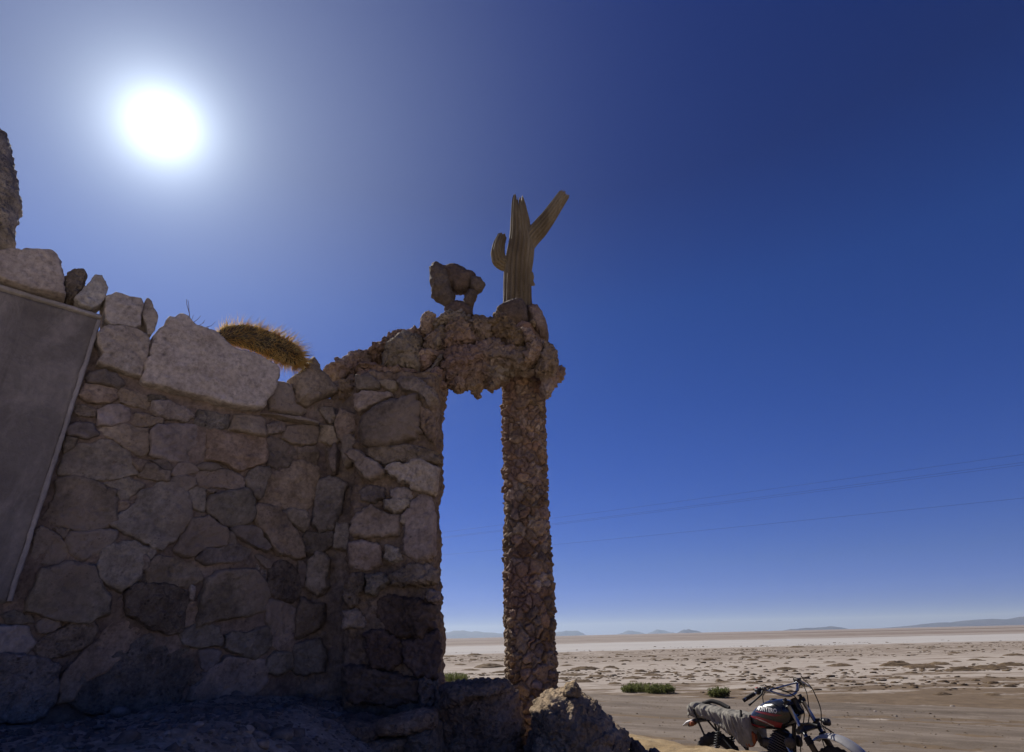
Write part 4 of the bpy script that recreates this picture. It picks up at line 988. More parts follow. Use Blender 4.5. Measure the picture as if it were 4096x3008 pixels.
path = np.array([cpt(340, 420), cpt(440, 372), cpt(570, 378), cpt(710, 420), cpt(830, 485, .02), cpt(930, 560, .05), cpt(975, 615, .07), cpt(1000, 655, .09)]); prad = np.array([38, 72, 92, 98, 98, 92, 60, 6]) * cu
spiny = tag(empty('spiny_cactus', path[2]), 'hairy golden spined cactus arm drooping over the wall top', 'cactus')
V, F = ribbed(path, prad, seed=21, jag=0.0, ribs=13, slots=60, nu=80, ns=120); solid('body', V, F, M['skin'], spiny)
rng = np.random.default_rng(9)
ns_ = 3000; u = rng.beta(1.15, .95, ns_); u[-300:] = rng.uniform(.55, 1.0, 300); dd = np.r_[0, np.cumsum(np.linalg.norm(np.diff(path, axis=0), axis=1))]; su = u * dd[-1]
pc = np.stack([np.interp(su, dd, path[:, k]) for k in range(3)], 1); pr = np.interp(su, dd, prad)
tg = np.stack([np.interp(su, dd, np.gradient(path[:, k], dd)) for k in range(3)], 1); tg /= np.linalg.norm(tg, axis=1, keepdims=True)
rd = rng.normal(size=(ns_, 3)); rd -= tg * (rd * tg).sum(1, keepdims=True); rd /= np.linalg.norm(rd, axis=1, keepdims=True)
base = pc + rd * pr[:, None] * .95
endk = sstep(.80, 1.0, u)[:, None]
dirn = rd * rng.uniform(.6, 1.2, (ns_, 1)) + tg * rng.uniform(.05, .6, (ns_, 1)) + tg * endk * 1.2 + rng.normal(0, .22, (ns_, 3)); dirn /= np.linalg.norm(dirn, axis=1, keepdims=True)
ln = rng.uniform(.022, .055, (ns_, 1)) * rng.choice([1, 1, 1, 1.9], (ns_, 1)); ln[-300:] = rng.uniform(.06, .105, (300, 1)); dirn = dirn + np.array([0, 0, -.10]) * endk
tip = base + dirn * ln; sd = np.cross(dirn, rng.normal(size=(ns_, 3))); sd /= np.linalg.norm(sd, axis=1, keepdims=True); sd2 = np.cross(dirn, sd); w = .0014
V = np.stack([base + sd * w, base - sd * w * .5 + sd2 * w * .87, base - sd * w * .5 - sd2 * w * .87, tip], 1).reshape(-1, 3)
k = np.arange(ns_)[:, None] * 4
F = np.concatenate([k + [0, 1, 3], k + [1, 2, 3], k + [2, 0, 3]])
o = solid('spines', V, F, M['spine'], spiny, smooth=False); o["kind"] = "stuff"

# dry twig sticking up behind the big slab
M['twig'] = plain('dry twig', (.13, .085, .06), .9)
TP = Plane(_P2 - WN * .10, WN)
tw_ = lambda pts: np.array([TP.px(*pix('C2', [p])[0]) for p in pts])
items = []
for pts, r_ in [([(160,360),(125,270),(118,190),(98,120),(95,78)], .0022), ([(118,190),(112,110),(106,80)], .0014), ([(130,275),(160,262),(190,240),(212,212)], .0018), ([(128,260),(142,235),(152,205)], .0014),
                ([(170,325),(200,292),(240,268)], .002), ([(190,300),(170,292),(178,312)], .0013), ([(180,330),(240,312),(300,295),(335,262)], .0016), ([(270,305),(290,340),(292,370)], .0013), ([(225,278),(250,245)], .0012), ([(120,225),(100,210)], .001)]:
    p = tw_(pts); items.append(tube(p, np.linspace(r_, r_ * .5, len(p)), 6))
V, F = merge(items); tag(solid('dry_twig', V, F, M['twig']), 'bare dry twig sprouting beside the spiny cactus', 'twig')
# ---------------------------------------------------------------- motorcycle (local: +x forward, +y its left, z up)
M['paint'] = plain('black tank paint', (.010, .011, .014), .22, 0, .3, 40, .6)
M['red'] = plain('red stripe', (.17, .008, .012), .4, 0, .25, 60, .5)
M['stripe'] = plain('pale stripe', (.42, .36, .30), .4, 0, .2, 60)
M['letter'] = plain('silver lettering', (.55, .54, .52), .4, .2)
M['canvas'] = plain('dusty grey canvas', (.22, .205, .175), .95, 0, .35, 22, .15, .3)
M['rubber'] = plain('rubber', (.018, .017, .016), .8, 0, .3, 60, .3)
M['tyre'] = plain('dusty tyre', (.035, .031, .027), .9, 0, .5, 60, .2)
M['chrome'] = plain('dull chrome', (.30, .31, .33), .35, 1.0, .2, 40)
M['alloy'] = plain('oily engine alloy', (.075, .066, .058), .5, .5, .5, 50)
M['black'] = plain('black frame paint', (.016, .015, .014), .5, 0, .4, 50)
M['fender'] = plain('dusty silver fender', (.36, .35, .335), .38, .25, .25, 14)
M['white_plastic'] = plain('scuffed white plastic', (.55, .53, .52), .5, 0, .2, 30)
M['orange'] = plain('orange plastic', (.25, .06, .012), .5, 0, .2, 30)
M['switch'] = plain('red switch', (.4, .02, .015), .5)
bike_yaw = R(-53)                                                   # pointing right and a little towards the viewer
bike = tag(empty('motorcycle', (2.34, 6.36, .0), (0, 0, bike_yaw)), 'black and red motorcycle with a canvas covered seat parked on the dirt track', 'motorcycle'); bike.scale = (.96, .96, .96)
def bp(name, item, mat, parent=None, smooth=True, at_=None, rz=0):
    v, f = item
    v = np.asarray(v, float); c = (v.min(0) + v.max(0)) / 2
    me = mesh_np(name, v - c, f, smooth); par = parent or bike
    off = c - (np.array(par["c"]) if par is not bike else 0)
    o = link(name, me, mat, par, tuple(off)); PC[o.name] = c
    return o
PC = {}
def sub(name, item, mat, parent, smooth=True):
    v, f = item; v = np.asarray(v, float); c = (v.min(0) + v.max(0)) / 2
    return link(name, mesh_np(name, v - c, f, smooth), mat, parent, tuple(c - PC[parent.name]))
def loft(secs, n=40, ex=2.4):
    """secs: (x, zc, yc, half height, half width) ; superellipse sections, closed ends"""
    S = np.array(secs, float); xs = S[:, 0]
    m = 48; u = np.linspace(0, 1, len(S)); uu = np.linspace(0, 1, m)
    D = np.stack([np.interp(uu, u, S[:, k]) for k in range(5)], 1)
    ker = np.array([1, 2, 3, 2, 1.]) / 9
    for k in range(5):
        a = np.r_[D[0, k], D[0, k], D[:, k], D[-1, k], D[-1, k]]; D[1:-1, k] = np.convolve(a, ker, 'valid')[1:-1]
    th = np.linspace(0, 2 * np.pi, n, endpoint=False)
    cy = np.sign(np.cos(th)) * np.abs(np.cos(th)) ** (2 / ex); cz = np.sign(np.sin(th)) * np.abs(np.sin(th)) ** (2 / ex)
    V = np.stack([np.repeat(D[:, 0:1], n, 1), D[:, 2:3] + D[:, 4:5] * cy, D[:, 1:2] + D[:, 3:4] * cz], -1).reshape(-1, 3)
    V = np.vstack([V, [D[0, 0], D[0, 2], D[0, 1]], [D[-1, 0], D[-1, 2], D[-1, 1]]])
    k = np.arange(n); k2 = (k + 1) % n
    return V, [grid_faces(m, n, False, True), np.stack([np.full(n, m * n), k2, k], 1), np.stack([np.full(n, m * n + 1), (m - 1) * n + k, (m - 1) * n + k2], 1)]
def fixn(item):
    v, f = item; c = v.mean(0); n = vnormals(v, f)
    if ((v - c) * n).sum() < 0: f = [a[:, ::-1] for a in f]
    return v, f
def smoothpath(pts, n=40):
    P = np.asarray(pts, float); d = np.r_[0, np.cumsum(np.linalg.norm(np.diff(P, axis=0), axis=1))]
    s = np.linspace(0, d[-1], n); Q = np.stack([np.interp(s, d, P[:, k]) for k in range(3)], 1)
    w = max(3, n // 7) | 1; ker = np.ones(w) / w
    for _ in range(2):
        for k in range(3):
            lin = np.linspace(Q[0, k], Q[-1, k], n); a = Q[:, k] - lin
            Q[:, k] = np.convolve(np.r_[np.zeros(w // 2), a, np.zeros(w // 2)], ker, 'valid') + lin
    return Q
def disc(c, axis, r, h, n=32, bevel=.15):
    c = np.asarray(c, float); axis = np.asarray(axis, float) / np.linalg.norm(axis)
    return tube([c - axis * h / 2, c - axis * h * .499, c - axis * h * .35, c + axis * h * .35, c + axis * h * .499, c + axis * h / 2], [r * .01, r * (1 - bevel), r, r, r * (1 - bevel), r * .01], n)
FA = np.array([.66, 0, .30]); RA = np.array([-.62, 0, .30])           # axles
STEER = R(-17); HEAD = np.array([.36, 0, .90])
fdir = np.array([.36 - .66, 0, .90 - .30]); fdir /= np.linalg.norm(fdir)  # up along the fork
def steer(v):
    v = np.asarray(v, float); a = fdir; c, s = math.cos(STEER), math.sin(STEER); p = v - HEAD
    return HEAD + p * c + np.cross(a, p) * s + np.outer(p @ a, a) * (1 - c) if v.ndim == 2 else steer(v[None])[0]
def steered(item): v, f = item; return steer(v), f
# --- wheels
def wheel(c, name, turned, r=.30, w=.05):
    N = 64; th = np.linspace(0, 2 * np.pi, N, endpoint=False); ph = np.linspace(0, 2 * np.pi, 18, endpoint=False)
    rt = w * (1 + 0 * th)
    V = np.zeros((N, 18, 3)); kn = 1 + .12 * (np.abs(np.cos(ph)) > .35) * ((np.arange(N) % 2)[:, None] * 2 - 1) * (np.cos(ph) > 0)
    R_ = (r - w) + w * np.cos(ph)[None] * kn; Y_ = w * .9 * np.sin(ph)[None] * (1 + 0 * R_)
    V[..., 0] = c[0] + R_ * np.cos(th)[:, None]; V[..., 2] = c[2] + R_ * np.sin(th)[:, None]; V[..., 1] = c[1] + Y_
    ty = (V.reshape(-1, 3), [grid_faces(N, 18, True, True)])
    rim = tube(np.stack([c[0] + (r - 1.9 * w) * np.cos(np.r_[th, 0]), 0 * np.r_[th, 0] + c[1], c[2] + (r - 1.9 * w) * np.sin(np.r_[th, 0])], 1), .014, 8, False)
    hub = disc(c, (0, 1, 0), .055, .12)
    tt = steered if turned else (lambda i: i)
    wh = bp(name, tt(hub), M['alloy'])
    sub('tyre', tt(fixn(ty)), M['tyre'], wh); sub('rim', tt(rim), M['chrome'], wh)
    sp = [tube([c + np.array([.04 * math.cos(a), s * .05, .04 * math.sin(a)]), c + np.array([(r - 1.9 * w) * math.cos(a + .25 * s), 0, (r - 1.9 * w) * math.sin(a + .25 * s)])], .0016, 4) for a in np.linspace(0, 2 * np.pi, 18, endpoint=False) for s in (-1, 1)]
    sub('spokes', tt(merge(sp)), M['chrome'], wh)
    return wh
wheel(FA, 'front_wheel', True, .31, .045); wheel(RA, 'rear_wheel', False, .30, .055)
# --- frame and engine
fr = [tube(smoothpath([HEAD + [-.01, 0, .0], (.28, 0, .72), (.22, 0, .42), (.14, 0, .26), (-.20, 0, .24)]), .019, 10), tube(smoothpath([HEAD + [-.02, 0, -.05], (.1, 0, .78), (-.18, 0, .70), (-.28, 0, .50), (-.25, 0, .28)]), .018, 10)]
for s in (-1, 1): fr.append(tube(smoothpath([(-.16, s * .09, .69), (-.45, s * .10, .72), (-.80, s * .08, .80)]), .012, 8)); fr.append(tube([(-.28, s * .10, .36), (-.62, s * .10, .30)], .018, 8)); fr.append(tube([(-.30, s * .1, .42), (-.62, s * .1, .71)], .010, 8))
bp('frame', merge(fr), M['black'])
bp('steering_head', tube([HEAD - fdir * .07, HEAD + fdir * .07], .028, 14), M['black'])
eng = bp('engine', fixn(loft([(-.16, .36, 0, .06, .07), (-.12, .36, 0, .12, .11), (.02, .36, 0, .13, .12), (.12, .37, 0, .11, .10), (.16, .37, 0, .05, .07)], 32, 3)), M['alloy'])
cyl = [box((.075 + .010 * i, 0, .47 + .021 * i), (.17 - .03 * (i > 7), .17, .010), [[math.cos(.35), 0, math.sin(.35)], [0, 1, 0], [-math.sin(.35), 0, math.cos(.35)]], .003) for i in range(10)]
sub('cylinder_fins', merge(cyl), M['alloy'], eng)
sub('cylinder', tube([(.06, 0, .44), (.17, 0, .69)], .055, 16), M['alloy'], eng)
sub('clutch_cover', disc((.0, -.125, .36), (0, 1, 0), .085, .03), M['alloy'], eng)
bp('carburettor', fixn(loft([(-.10, .56, 0, .03, .03), (-.04, .56, 0, .05, .05), (.03, .57, 0, .03, .03)], 20, 3)), M['alloy'])
for s in (-1, 1): bp('horn', disc((.255, s * .075, .60), (.5, s * .9, 0), .048, .04), M['alloy'])
bp('exhaust_pipe', tube(smoothpath([(.17, -.04, .60), (.27, -.08, .52), (.26, -.12, .30), (.05, -.15, .22), (-.3, -.16, .26)]), .019, 12), M['chrome'])
bp('muffler', tube(smoothpath([(-.28, -.16, .26), (-.55, -.17, .32), (-.85, -.17, .40)]), .042, 16), M['black'])
# --- tank with stripes and lettering
TK = [(-.15, .735, 0, .035, .055), (-.13, .745, 0, .055, .085), (-.05, .775, 0, .095, .125), (.08, .81, 0, .125, .150), (.20, .83, 0, .125, .155), (.28, .84, 0, .105, .140), (.33, .845, 0, .07, .10), (.345, .845, 0, .03, .05)]
tank = bp('fuel_tank', fixn(loft(TK, 56, 2.7)), M['paint'])
from mathutils.bvhtree import BVHTree
tv, tf_ = fixn(loft(TK, 56, 2.7)); tri = []
for a in tf_: tri += [tuple(int(q) for q in r_) for r_ in a]
tank_bvh = BVHTree.FromPolygons([tuple(v) for v in tv], tri)
def on_tank(x, z, lift=.002):
    h = tank_bvh.ray_cast(Vector((x, -.5, z)), Vector((0, 1, 0)))
    if h[0] is None:
        h2 = tank_bvh.find_nearest(Vector((x, -.14, z))); return np.array(h2[0]) + np.array(h2[1]) * lift
    return np.array(h[0]) + np.array(h[1]) * lift
def tank_strip(top, bot, n=40, m=7):
    """sheet hugging the tank flank between two x-z polylines"""
    T_ = resample_open(np.array(top, float), n); B_ = resample_open(np.array(bot, float), n)
    V = np.array([on_tank(*(T_[i] * (1 - k) + B_[i] * k)) for i in range(n) for k in np.linspace(0, 1, m)])
    return V, [grid_faces(n, m)]
def resample_open(p, n):
    d = np.r_[0, np.cumsum(np.linalg.norm(np.diff(p, axis=0), axis=1))]; s = np.linspace(0, d[-1], n)
    return np.stack([np.interp(s, d, p[:, k]) for k in range(2)], 1)
sub('stripe', tank_strip([(-.02, .842), (.08, .846), (.20, .838), (.27, .832)], [(-.02, .840), (.08, .826), (.20, .815), (.27, .829)]), M['red'], tank)
sub('stripe', tank_strip([(-.11, .795), (0, .800), (.14, .782), (.255, .765)], [(-.11, .792), (0, .770), (.14, .730), (.20, .716)]), M['red'], tank)
sub('pale_stripe', tank_strip([(-.02, .787), (.08, .768), (.155, .738)], [(-.02, .782), (.08, .758), (.155, .726)]), M['stripe'], tank)
sub('stripe', tank_strip([(-.12, .735), (-.02, .722), (.06, .716)], [(-.12, .712), (-.02, .700), (.06, .712)]), M['red'], tank)
tcu = bpy.data.curves.new("tank lettering", 'FONT'); tcu.body = "MONTERO"; tcu.size = .052; tcu.extrude = .0; tcu.space_character = 1.12; tcu.offset = .0016; tcu.resolution_u = 4
to = bpy.data.objects.new("tank lettering", tcu); COL.objects.link(to)
tme = bpy.data.meshes.new_from_object(to.evaluated_get(bpy.context.evaluated_depsgraph_get()))
bpy.data.objects.remove(to); bpy.data.curves.remove(tcu)
bm = bmesh.new(); bm.from_mesh(tme); bmesh.ops.triangulate(bm, faces=bm.faces); bmesh.ops.subdivide_edges(bm, edges=bm.edges, cuts=1, use_grid_fill=True); bmesh.ops.triangulate(bm, faces=bm.faces); bm.verts.index_update()
lv = np.array([v.co[:] for v in bm.verts]); lf = np.array([[v.index for v in f.verts] for f in bm.faces]); bm.free()
wtx = lv[:, 0].max()
lv3 = np.array([on_tank(-.005 + x / wtx * .235, .856 + y * .95 - .010 * (x / wtx), .004) for x, y, _ in lv])
sub('lettering', (lv3, [lf]), M['letter'], tank, False)
sub('fuel_cap', disc((.12, 0, .942), (0, 0, 1), .035, .02), M['black'], tank)
# --- seat under a strapped canvas cover
seat = bp('seat', fixn(loft([(-.84, .80, 0, .03, .08), (-.78, .80, 0, .045, .11), (-.5, .765, 0, .05, .125), (-.28, .745, 0, .05, .12), (-.14, .75, 0, .04, .09)], 32, 3)), M['rubber'])
nu, nv = 150, 90
U, Q = np.meshgrid(np.linspace(0, 1, nu), np.linspace(-1, 1, nv), indexing='ij')
cx = -.885 + .775 * U
topz = np.interp(U, [0, .06, .25, .6, .85, 1], [.835, .862, .848, .812, .808, .80]); hw = np.interp(U, [0, .05, .5, .85, 1], [.085, .115, .140, .145, .120])
drop = np.interp(U, [0, .1, .35, .6, .75, .9, 1], [.07, .09, .08, .12, .20, .25, .22])
a = np.clip(np.abs(Q) / .48, 0, 1)
yy = np.sign(Q) * (hw * np.sin(a * np.pi / 2)); zz = topz - (1 - np.cos(a * np.pi / 2)) * .035
low = np.clip((np.abs(Q) - .48) / .52, 0, 1); zz = zz - low * drop; yy = yy + np.sign(Q) * low * (.012 - .045 * low)
pq = np.stack([U.ravel() * 13, Q.ravel() * 1.6, 0 * U.ravel()], 1); pq[:, 0] += pq[:, 1] * 1.1
fold = (1 - 2 * np.abs(fbm(pq, 3, 71))).reshape(U.shape); soft = fbm(np.stack([U.ravel() * 7, Q.ravel() * 4, 0 * U.ravel()], 1), 3, 72).reshape(U.shape)
amp = (.012 + .020 * low + .014 * sstep(.4, .8, U))
yy = yy + np.sign(Q) * amp * fold; zz = zz + .008 * fold * (1 - low) + .008 * soft; cx = cx + .02 * low * soft
zz = zz - .022 * np.exp(-((U - .17) / .018) ** 2) * (1 - .3 * low)
V = np.stack([cx, yy, zz], -1).reshape(-1, 3); F = grid_faces(nu, nv)
endc = np.arange(nv); V = np.vstack([V, V[:nv] * [1, .05, 1] * [1, 1, .0] + [.0, 0, .77], V[-nv:] * [1, .05, 0] + [0, 0, .66]])
e0 = nu * nv; capf = np.stack([endc[:-1], endc[1:], e0 + endc[1:], e0 + endc[:-1]], 1); b0 = (nu - 1) * nv
capb = np.stack([b0 + endc[:-1], e0 + nv + endc[:-1], e0 + nv + endc[1:], b0 + endc[1:]], 1)
cover = bp('canvas_cover', (V, [F, capf, capb]), M['canvas'])
ss = np.linspace(-1, 1, 40); i17 = int(.17 * (nu - 1)); Pst = V[i17 * nv:(i17 + 1) * nv][::2] + [0, 0, .004]; Pst[:, 1] *= 1.05
st = np.vstack([Pst[:1] + [.10, 0, -.18], Pst[4:-4], Pst[-1:] + [.08, 0, -.16]])
w_ = np.array([.014, 0, 0]); SV = np.stack([st - w_, st + w_], 1).reshape(-1, 3)
sub('strap', (SV, [grid_faces(len(st), 2)]), M['rubber'], cover)
sub('strap', tube(smoothpath([(-.20, -.10, .835), (-.185, -.14, .78), (-.17, -.15, .70)], 14), .012, 8), M['rubber'], cover)
bp('grab_strap', tube(smoothpath([(-.76, .05, .85), (-.66, .06, .882), (-.56, .06, .868), (-.44, .05, .825)]), .022, 10), M['rubber'])
# --- tail, rear shocks, side panel
bp('rear_fender', fixn(loft([(-.93, .635, 0, .012, .05), (-.88, .665, 0, .016, .06), (-.78, .70, 0, .02, .07), (-.66, .715, 0, .02, .07)], 24, 3)), M['black'])
bp('tail_plate', fixn(loft([(-.985, .635, -.0, .010, .075), (-.93, .665, -.0, .022, .085), (-.84, .70, 0, .012, .07)], 24, 2.6)), M['white_plastic'])
bp('tail_lamp', fixn(loft([(-.90, .655, -.05, .02, .02), (-.86, .665, -.06, .028, .03), (-.82, .675, -.06, .02, .02)], 18, 2.5)), M['orange'])
for s in (-1, 1):
    sh = bp('rear_shock', tube([(-.60, s * .125, .33), (-.47, s * .125, .68)], .012, 10), M['chrome'])
    hx = np.linspace(0, 1, 150); ax = np.stack([-.585 + .10 * hx, s * .125 + .030 * np.sin(hx * 11 * 2 * np.pi), .37 + .26 * hx + .0 * hx], 1); ax[:, 0] += .030 * np.cos(hx * 11 * 2 * np.pi)
    sub('spring', tube(ax, .006, 6), M['black'], sh)
bp('side_panel', fixn(loft([(-.26, .58, -.09, .05, .02), (-.20, .60, -.10, .085, .025), (-.12, .60, -.10, .07, .022), (-.08, .61, -.095, .03, .014)], 24, 3)), M['orange'])
# --- fork, clamps, front fender
for s in (-1, 1):
    b = np.array([.66, s * .098, .30]); tp = b + fdir * .74
    leg = bp('fork_leg', steered(tube([b + fdir * .40, tp], .0185, 16)), M['chrome'])
    sub('slider', steered(tube([b - fdir * .02, b + fdir * .36], .027, 16)), M['alloy'], leg)
    sub('dust_boot', steered(tube([b + fdir * (.36 + .008 * i) for i in range(9)], [.03 + .006 * (i % 2) for i in range(9)], 16)), M['rubber'], leg)
    sub('fork_cap', steered(tube([tp, tp + fdir * .018], .02, 12)), M['alloy'], leg)
def clamp(h, th_, nm):
    c = np.array([.66, 0, .30]) + fdir * h
    ex = np.cross([0, 1.0, 0], fdir); Rm = np.stack([ex, [0, 1, 0], fdir], 1)
    it = [box(c - ex * .03, (.07, .25, th_), Rm, .008)] + [tube([c + [0, s * .098, 0] - fdir * th_ * .6, c + [0, s * .098, 0] + fdir * th_ * .6], .031, 16) for s in (-1, 1)]
    return bp(nm, steered(merge(it)), M['black'])
clamp(.49, .045, 'lower_clamp'); topc = clamp(.71, .03, 'upper_clamp')
br = [tube([np.array([.66, s * .098, .30]) + fdir * .53, np.array([.74, s * .09, .42]) + fdir * .42, np.array([.77, s * .05, .40]) + fdir * .42], .011, 8) for s in (-1, 1)]
hb = bp('headlight_bracket', steered(merge(br)), M['black'])
sub('indicator_stub', steered(disc(np.array([.79, .06, .40]) + fdir * .43, (1, .3, 0), .03, .06)), M['black'], hb)
sub('loose_wiring', steered(merge([tube(smoothpath([np.array([.77, .0, .40]) + fdir * .42, np.array([.80 + .02 * i, .02 * i - .02, .39 - .02 * i]) + fdir * .42, np.array([.83, .03 * i - .03, .36 - .02 * i]) + fdir * (.42 + .03 * (i % 2))], 12), .005, 6) for i in range(4)])), M['rubber'], hb)
fa = np.radians(np.linspace(34, 128, 60)); rf = .385
prof = np.linspace(-1, 1, 15); V = np.zeros((60, 15, 3))
hwf = .066 * np.clip(np.minimum((fa - fa[0]) / .25, 1) * .6 + .45, 0, 1)
V[..., 0] = FA[0] + .02 + (rf + .022 * (1 - prof ** 2)[None]) * np.cos(fa)[:, None]; V[..., 2] = FA[2] + .005 + (rf + .022 * (1 - prof ** 2)[None]) * np.sin(fa)[:, None]; V[..., 1] = hwf[:, None] * prof[None]
Vi = V.copy(); cen = np.array([FA[0] + .02, 0, FA[2]]); Vi = cen + (V - cen) * [.985, .97, .985]
F1 = grid_faces(60, 15); V2 = np.vstack([V.reshape(-1, 3), Vi.reshape(-1, 3)]); F2 = F1[:, ::-1] + 900
bord = [(i * 15, (i + 1) * 15) for i in range(59)]; rim_ = np.array([[a_, b_, b_ + 900, a_ + 900] for a_, b_ in bord] + [[b_ + 14, a_ + 14, a_ + 914, b_ + 914] for a_, b_ in bord] + [[k, k + 1 + 0, k + 901, k + 900] for k in range(14)] + [[59 * 15 + k + 1, 59 * 15 + k, 59 * 15 + k + 900, 59 * 15 + k + 901] for k in range(14)])
bp('front_fender', steered((V2, [F1, F2, rim_])), M['fender'])
# --- handlebar with grips, levers and cables
BC = np.array([.66, 0, .30]) + fdir * .75
def hp(y, back, up): return np.array([BC[0] + back, y, BC[2] + up])
barp = [hp(-.40, -.22, .03), hp(-.27, -.15, .085), hp(-.21, -.10, .105), hp(-.10, -.01, .03), hp(-.05, .0, .015), hp(.05, .0, .015), hp(.10, -.01, .03), hp(.21, -.10, .105), hp(.27, -.15, .085), hp(.40, -.22, .03)]
hbar = bp('handlebar', steered(tube(smoothpath(barp, 90), .0115, 12)), M['chrome'])
sub('crossbar', steered(tube([hp(-.185, -.08, .092), hp(.185, -.08, .092)], .008, 10)), M['chrome'], hbar)
for s in (-1, 1):
    g0, g1 = hp(s * .405, -.222, .028), hp(s * .285, -.158, .080); dg = (g1 - g0) / np.linalg.norm(g1 - g0)
    gr = sub('grip', steered(tube([g0 + dg * i * .012 for i in range(12)], [.017 + .0025 * (i % 2) for i in range(12)], 14)), M['rubber'], hbar)
    sub('switch_block', steered(merge([box(g1 + dg * .03, (.05, .055, .05), None, .010), tube([g1 + dg * .055, g1 + dg * .085], .022, 12)])), M['black'], hbar)
    if s < 0: sub('kill_switch', steered(box(g1 + dg * .03 + [-.01, 0, .028], (.02, .02, .012), None, .004)), M['switch'], hbar)
    sub('lever', steered(tube(smoothpath([g1 + dg * .05 + [.03, 0, 0], g1 + [.075, -s * .01, -.005], g0 + [.085, 0, -.025], g0 + [.075, s * .01, -.03]], 20), [.008] * 17 + [.009, .011, .009], 8)), M['black' if s < 0 else 'chrome'], hbar)
    sub('lever_perch', steered(box(g1 + dg * .075 + [.02, 0, 0], (.05, .035, .03), None, .006)), M['alloy'], hbar)
for nm, pts in [('cable', [hp(-.24, -.07, .14), hp(-.16, .0, .11), hp(-.02, .06, .03), hp(.06, .05, -.12), hp(.05, -.03, -.28)]),
            ('cable', [hp(-.25, -.09, .12), hp(-.20, -.12, .08), hp(-.16, -.22, .02), hp(-.10, -.30, -.06)]),
            ('cable', [hp(.24, -.07, .14), hp(.22, .06, .06), hp(.20, .12, -.12), hp(.12, .10, -.34), hp(.10, .13, -.50)]),
            ('cable', [hp(.22, -.06, .13), hp(.15, .05, .02), hp(.09, .07, -.15), hp(.02, .02, -.32)]),
            ('cable', [hp(-.08, .04, -.08), hp(-.06, .08, -.25), hp(-.12, .04, -.42), hp(-.12, .06, -.62)]),
            ('cable', [hp(-.14, -.02, .10), hp(-.05, .03, .06), hp(.05, .05, .05), hp(.14, .0, .10)])]:
    bp(nm, steered(tube(smoothpath(pts, 40), .0048, 7)), M['rubber'])
bp('side_stand', tube([(-.05, .12, .27), (-.02, .30, .01)], .011, 8), M['black'])
# ---------------------------------------------------------------- shrubs beside the track
t = NT('shrub leaf')
c = t.ramp(t.noise(9, 4, .6), [(.3, (.09, .105, .035)), (.5, (.15, .165, .06)), (.72, (.23, .23, .10))])
tr = t.n("ShaderNodeBsdfTranslucent"); df = t.n("ShaderNodeBsdfDiffuse"); mx = t.n("ShaderNodeMixShader"); mx.inputs[0].default_value = .45
t.put(tr.inputs["Color"], c); t.put(df.inputs["Color"], c); t.t.links.new(df.outputs[0], mx.inputs[1]); t.t.links.new(tr.outputs[0], mx.inputs[2]); t.t.links.new(mx.outputs[0], t.out.inputs["Surface"])
M['leaf'] = t.m
M['stem'] = plain('woody stem', (.10, .07, .045), .9, 0, .3)
def ground_at(px, py):
    d = ray(px, py); return EYE + d * (CAM_Z / -d[2])
def shrub(px, py, width, height, seed, label, nst=160):
    b = ground_at(px, py); rng = np.random.default_rng(seed)
    root = tag(empty('shrub', b), label, 'shrub', 'green shrubs along the track')
    stems = []; lv = []; 
    for i in range(nst):
        a = rng.uniform(0, 2 * np.pi); r0 = width * .5 * math.sqrt(rng.uniform(0, 1)) * .8
        p0 = b + np.array([math.cos(a) * r0, math.sin(a) * r0 * .7, 0]); h = height * rng.uniform(.55, 1.05) * (1 - .55 * (r0 / (width * .5)) ** 2)
        lean = np.array([math.cos(a), math.sin(a), 0]) * h * rng.uniform(.1, .5) * (r0 / (width * .5) + .2)
        p1 = p0 + lean + [0, 0, h]; pm = (p0 + p1) / 2 + rng.normal(0, .02, 3)
        if i % 4 == 0: stems.append(tube([p0 - [0, 0, .03], pm, p1], [.006, .004, .002], 5))
        for k in range(30):
            u = rng.uniform(.12, 1.0); q = p0 * (1 - u) + p1 * u + rng.normal(0, .018, 3)
            d = rng.normal(size=3) + [0, 0, 1.1]; d /= np.linalg.norm(d); L = rng.uniform(.02, .05); sd = np.cross(d, rng.normal(size=3)); sd /= np.linalg.norm(sd); w = L * .22
            lv.append([q - sd * w * .5, q + sd * w * .5, q + d * L * .6 + sd * w, q + d * L, q + d * L * .6 - sd * w])
    L = np.array(lv).reshape(-1, 3); k = np.arange(len(lv))[:, None] * 5
    o = solid('foliage', L, [np.concatenate([k + [0, 1, 2], k + [2, 3, 4]]), k + [0, 2, 4, 4][:0] + [0, 1, 2, 4]] if False else [np.concatenate([k + [0, 1, 2], k + [2, 3, 4], k + [0, 2, 4]])], M['leaf'], root, smooth=False)
    o["kind"] = "stuff"
    v, f = merge(stems); solid('stem', v, f, M['stem'], root)
shrub(2545, 2768, .95, .24, 1, 'wide low green shrub on the far edge of the track', 150)
shrub(2640, 2772, 1.0, .24, 2, 'green shrub touching the wide low one beside the track', 150)
shrub(2876, 2789, .58, .23, 3, 'small round green shrub alone beside the track', 110)
shrub(1800, 2728, 1.7, .34, 4, 'green shrub seen through the gateway beside the column', 200)

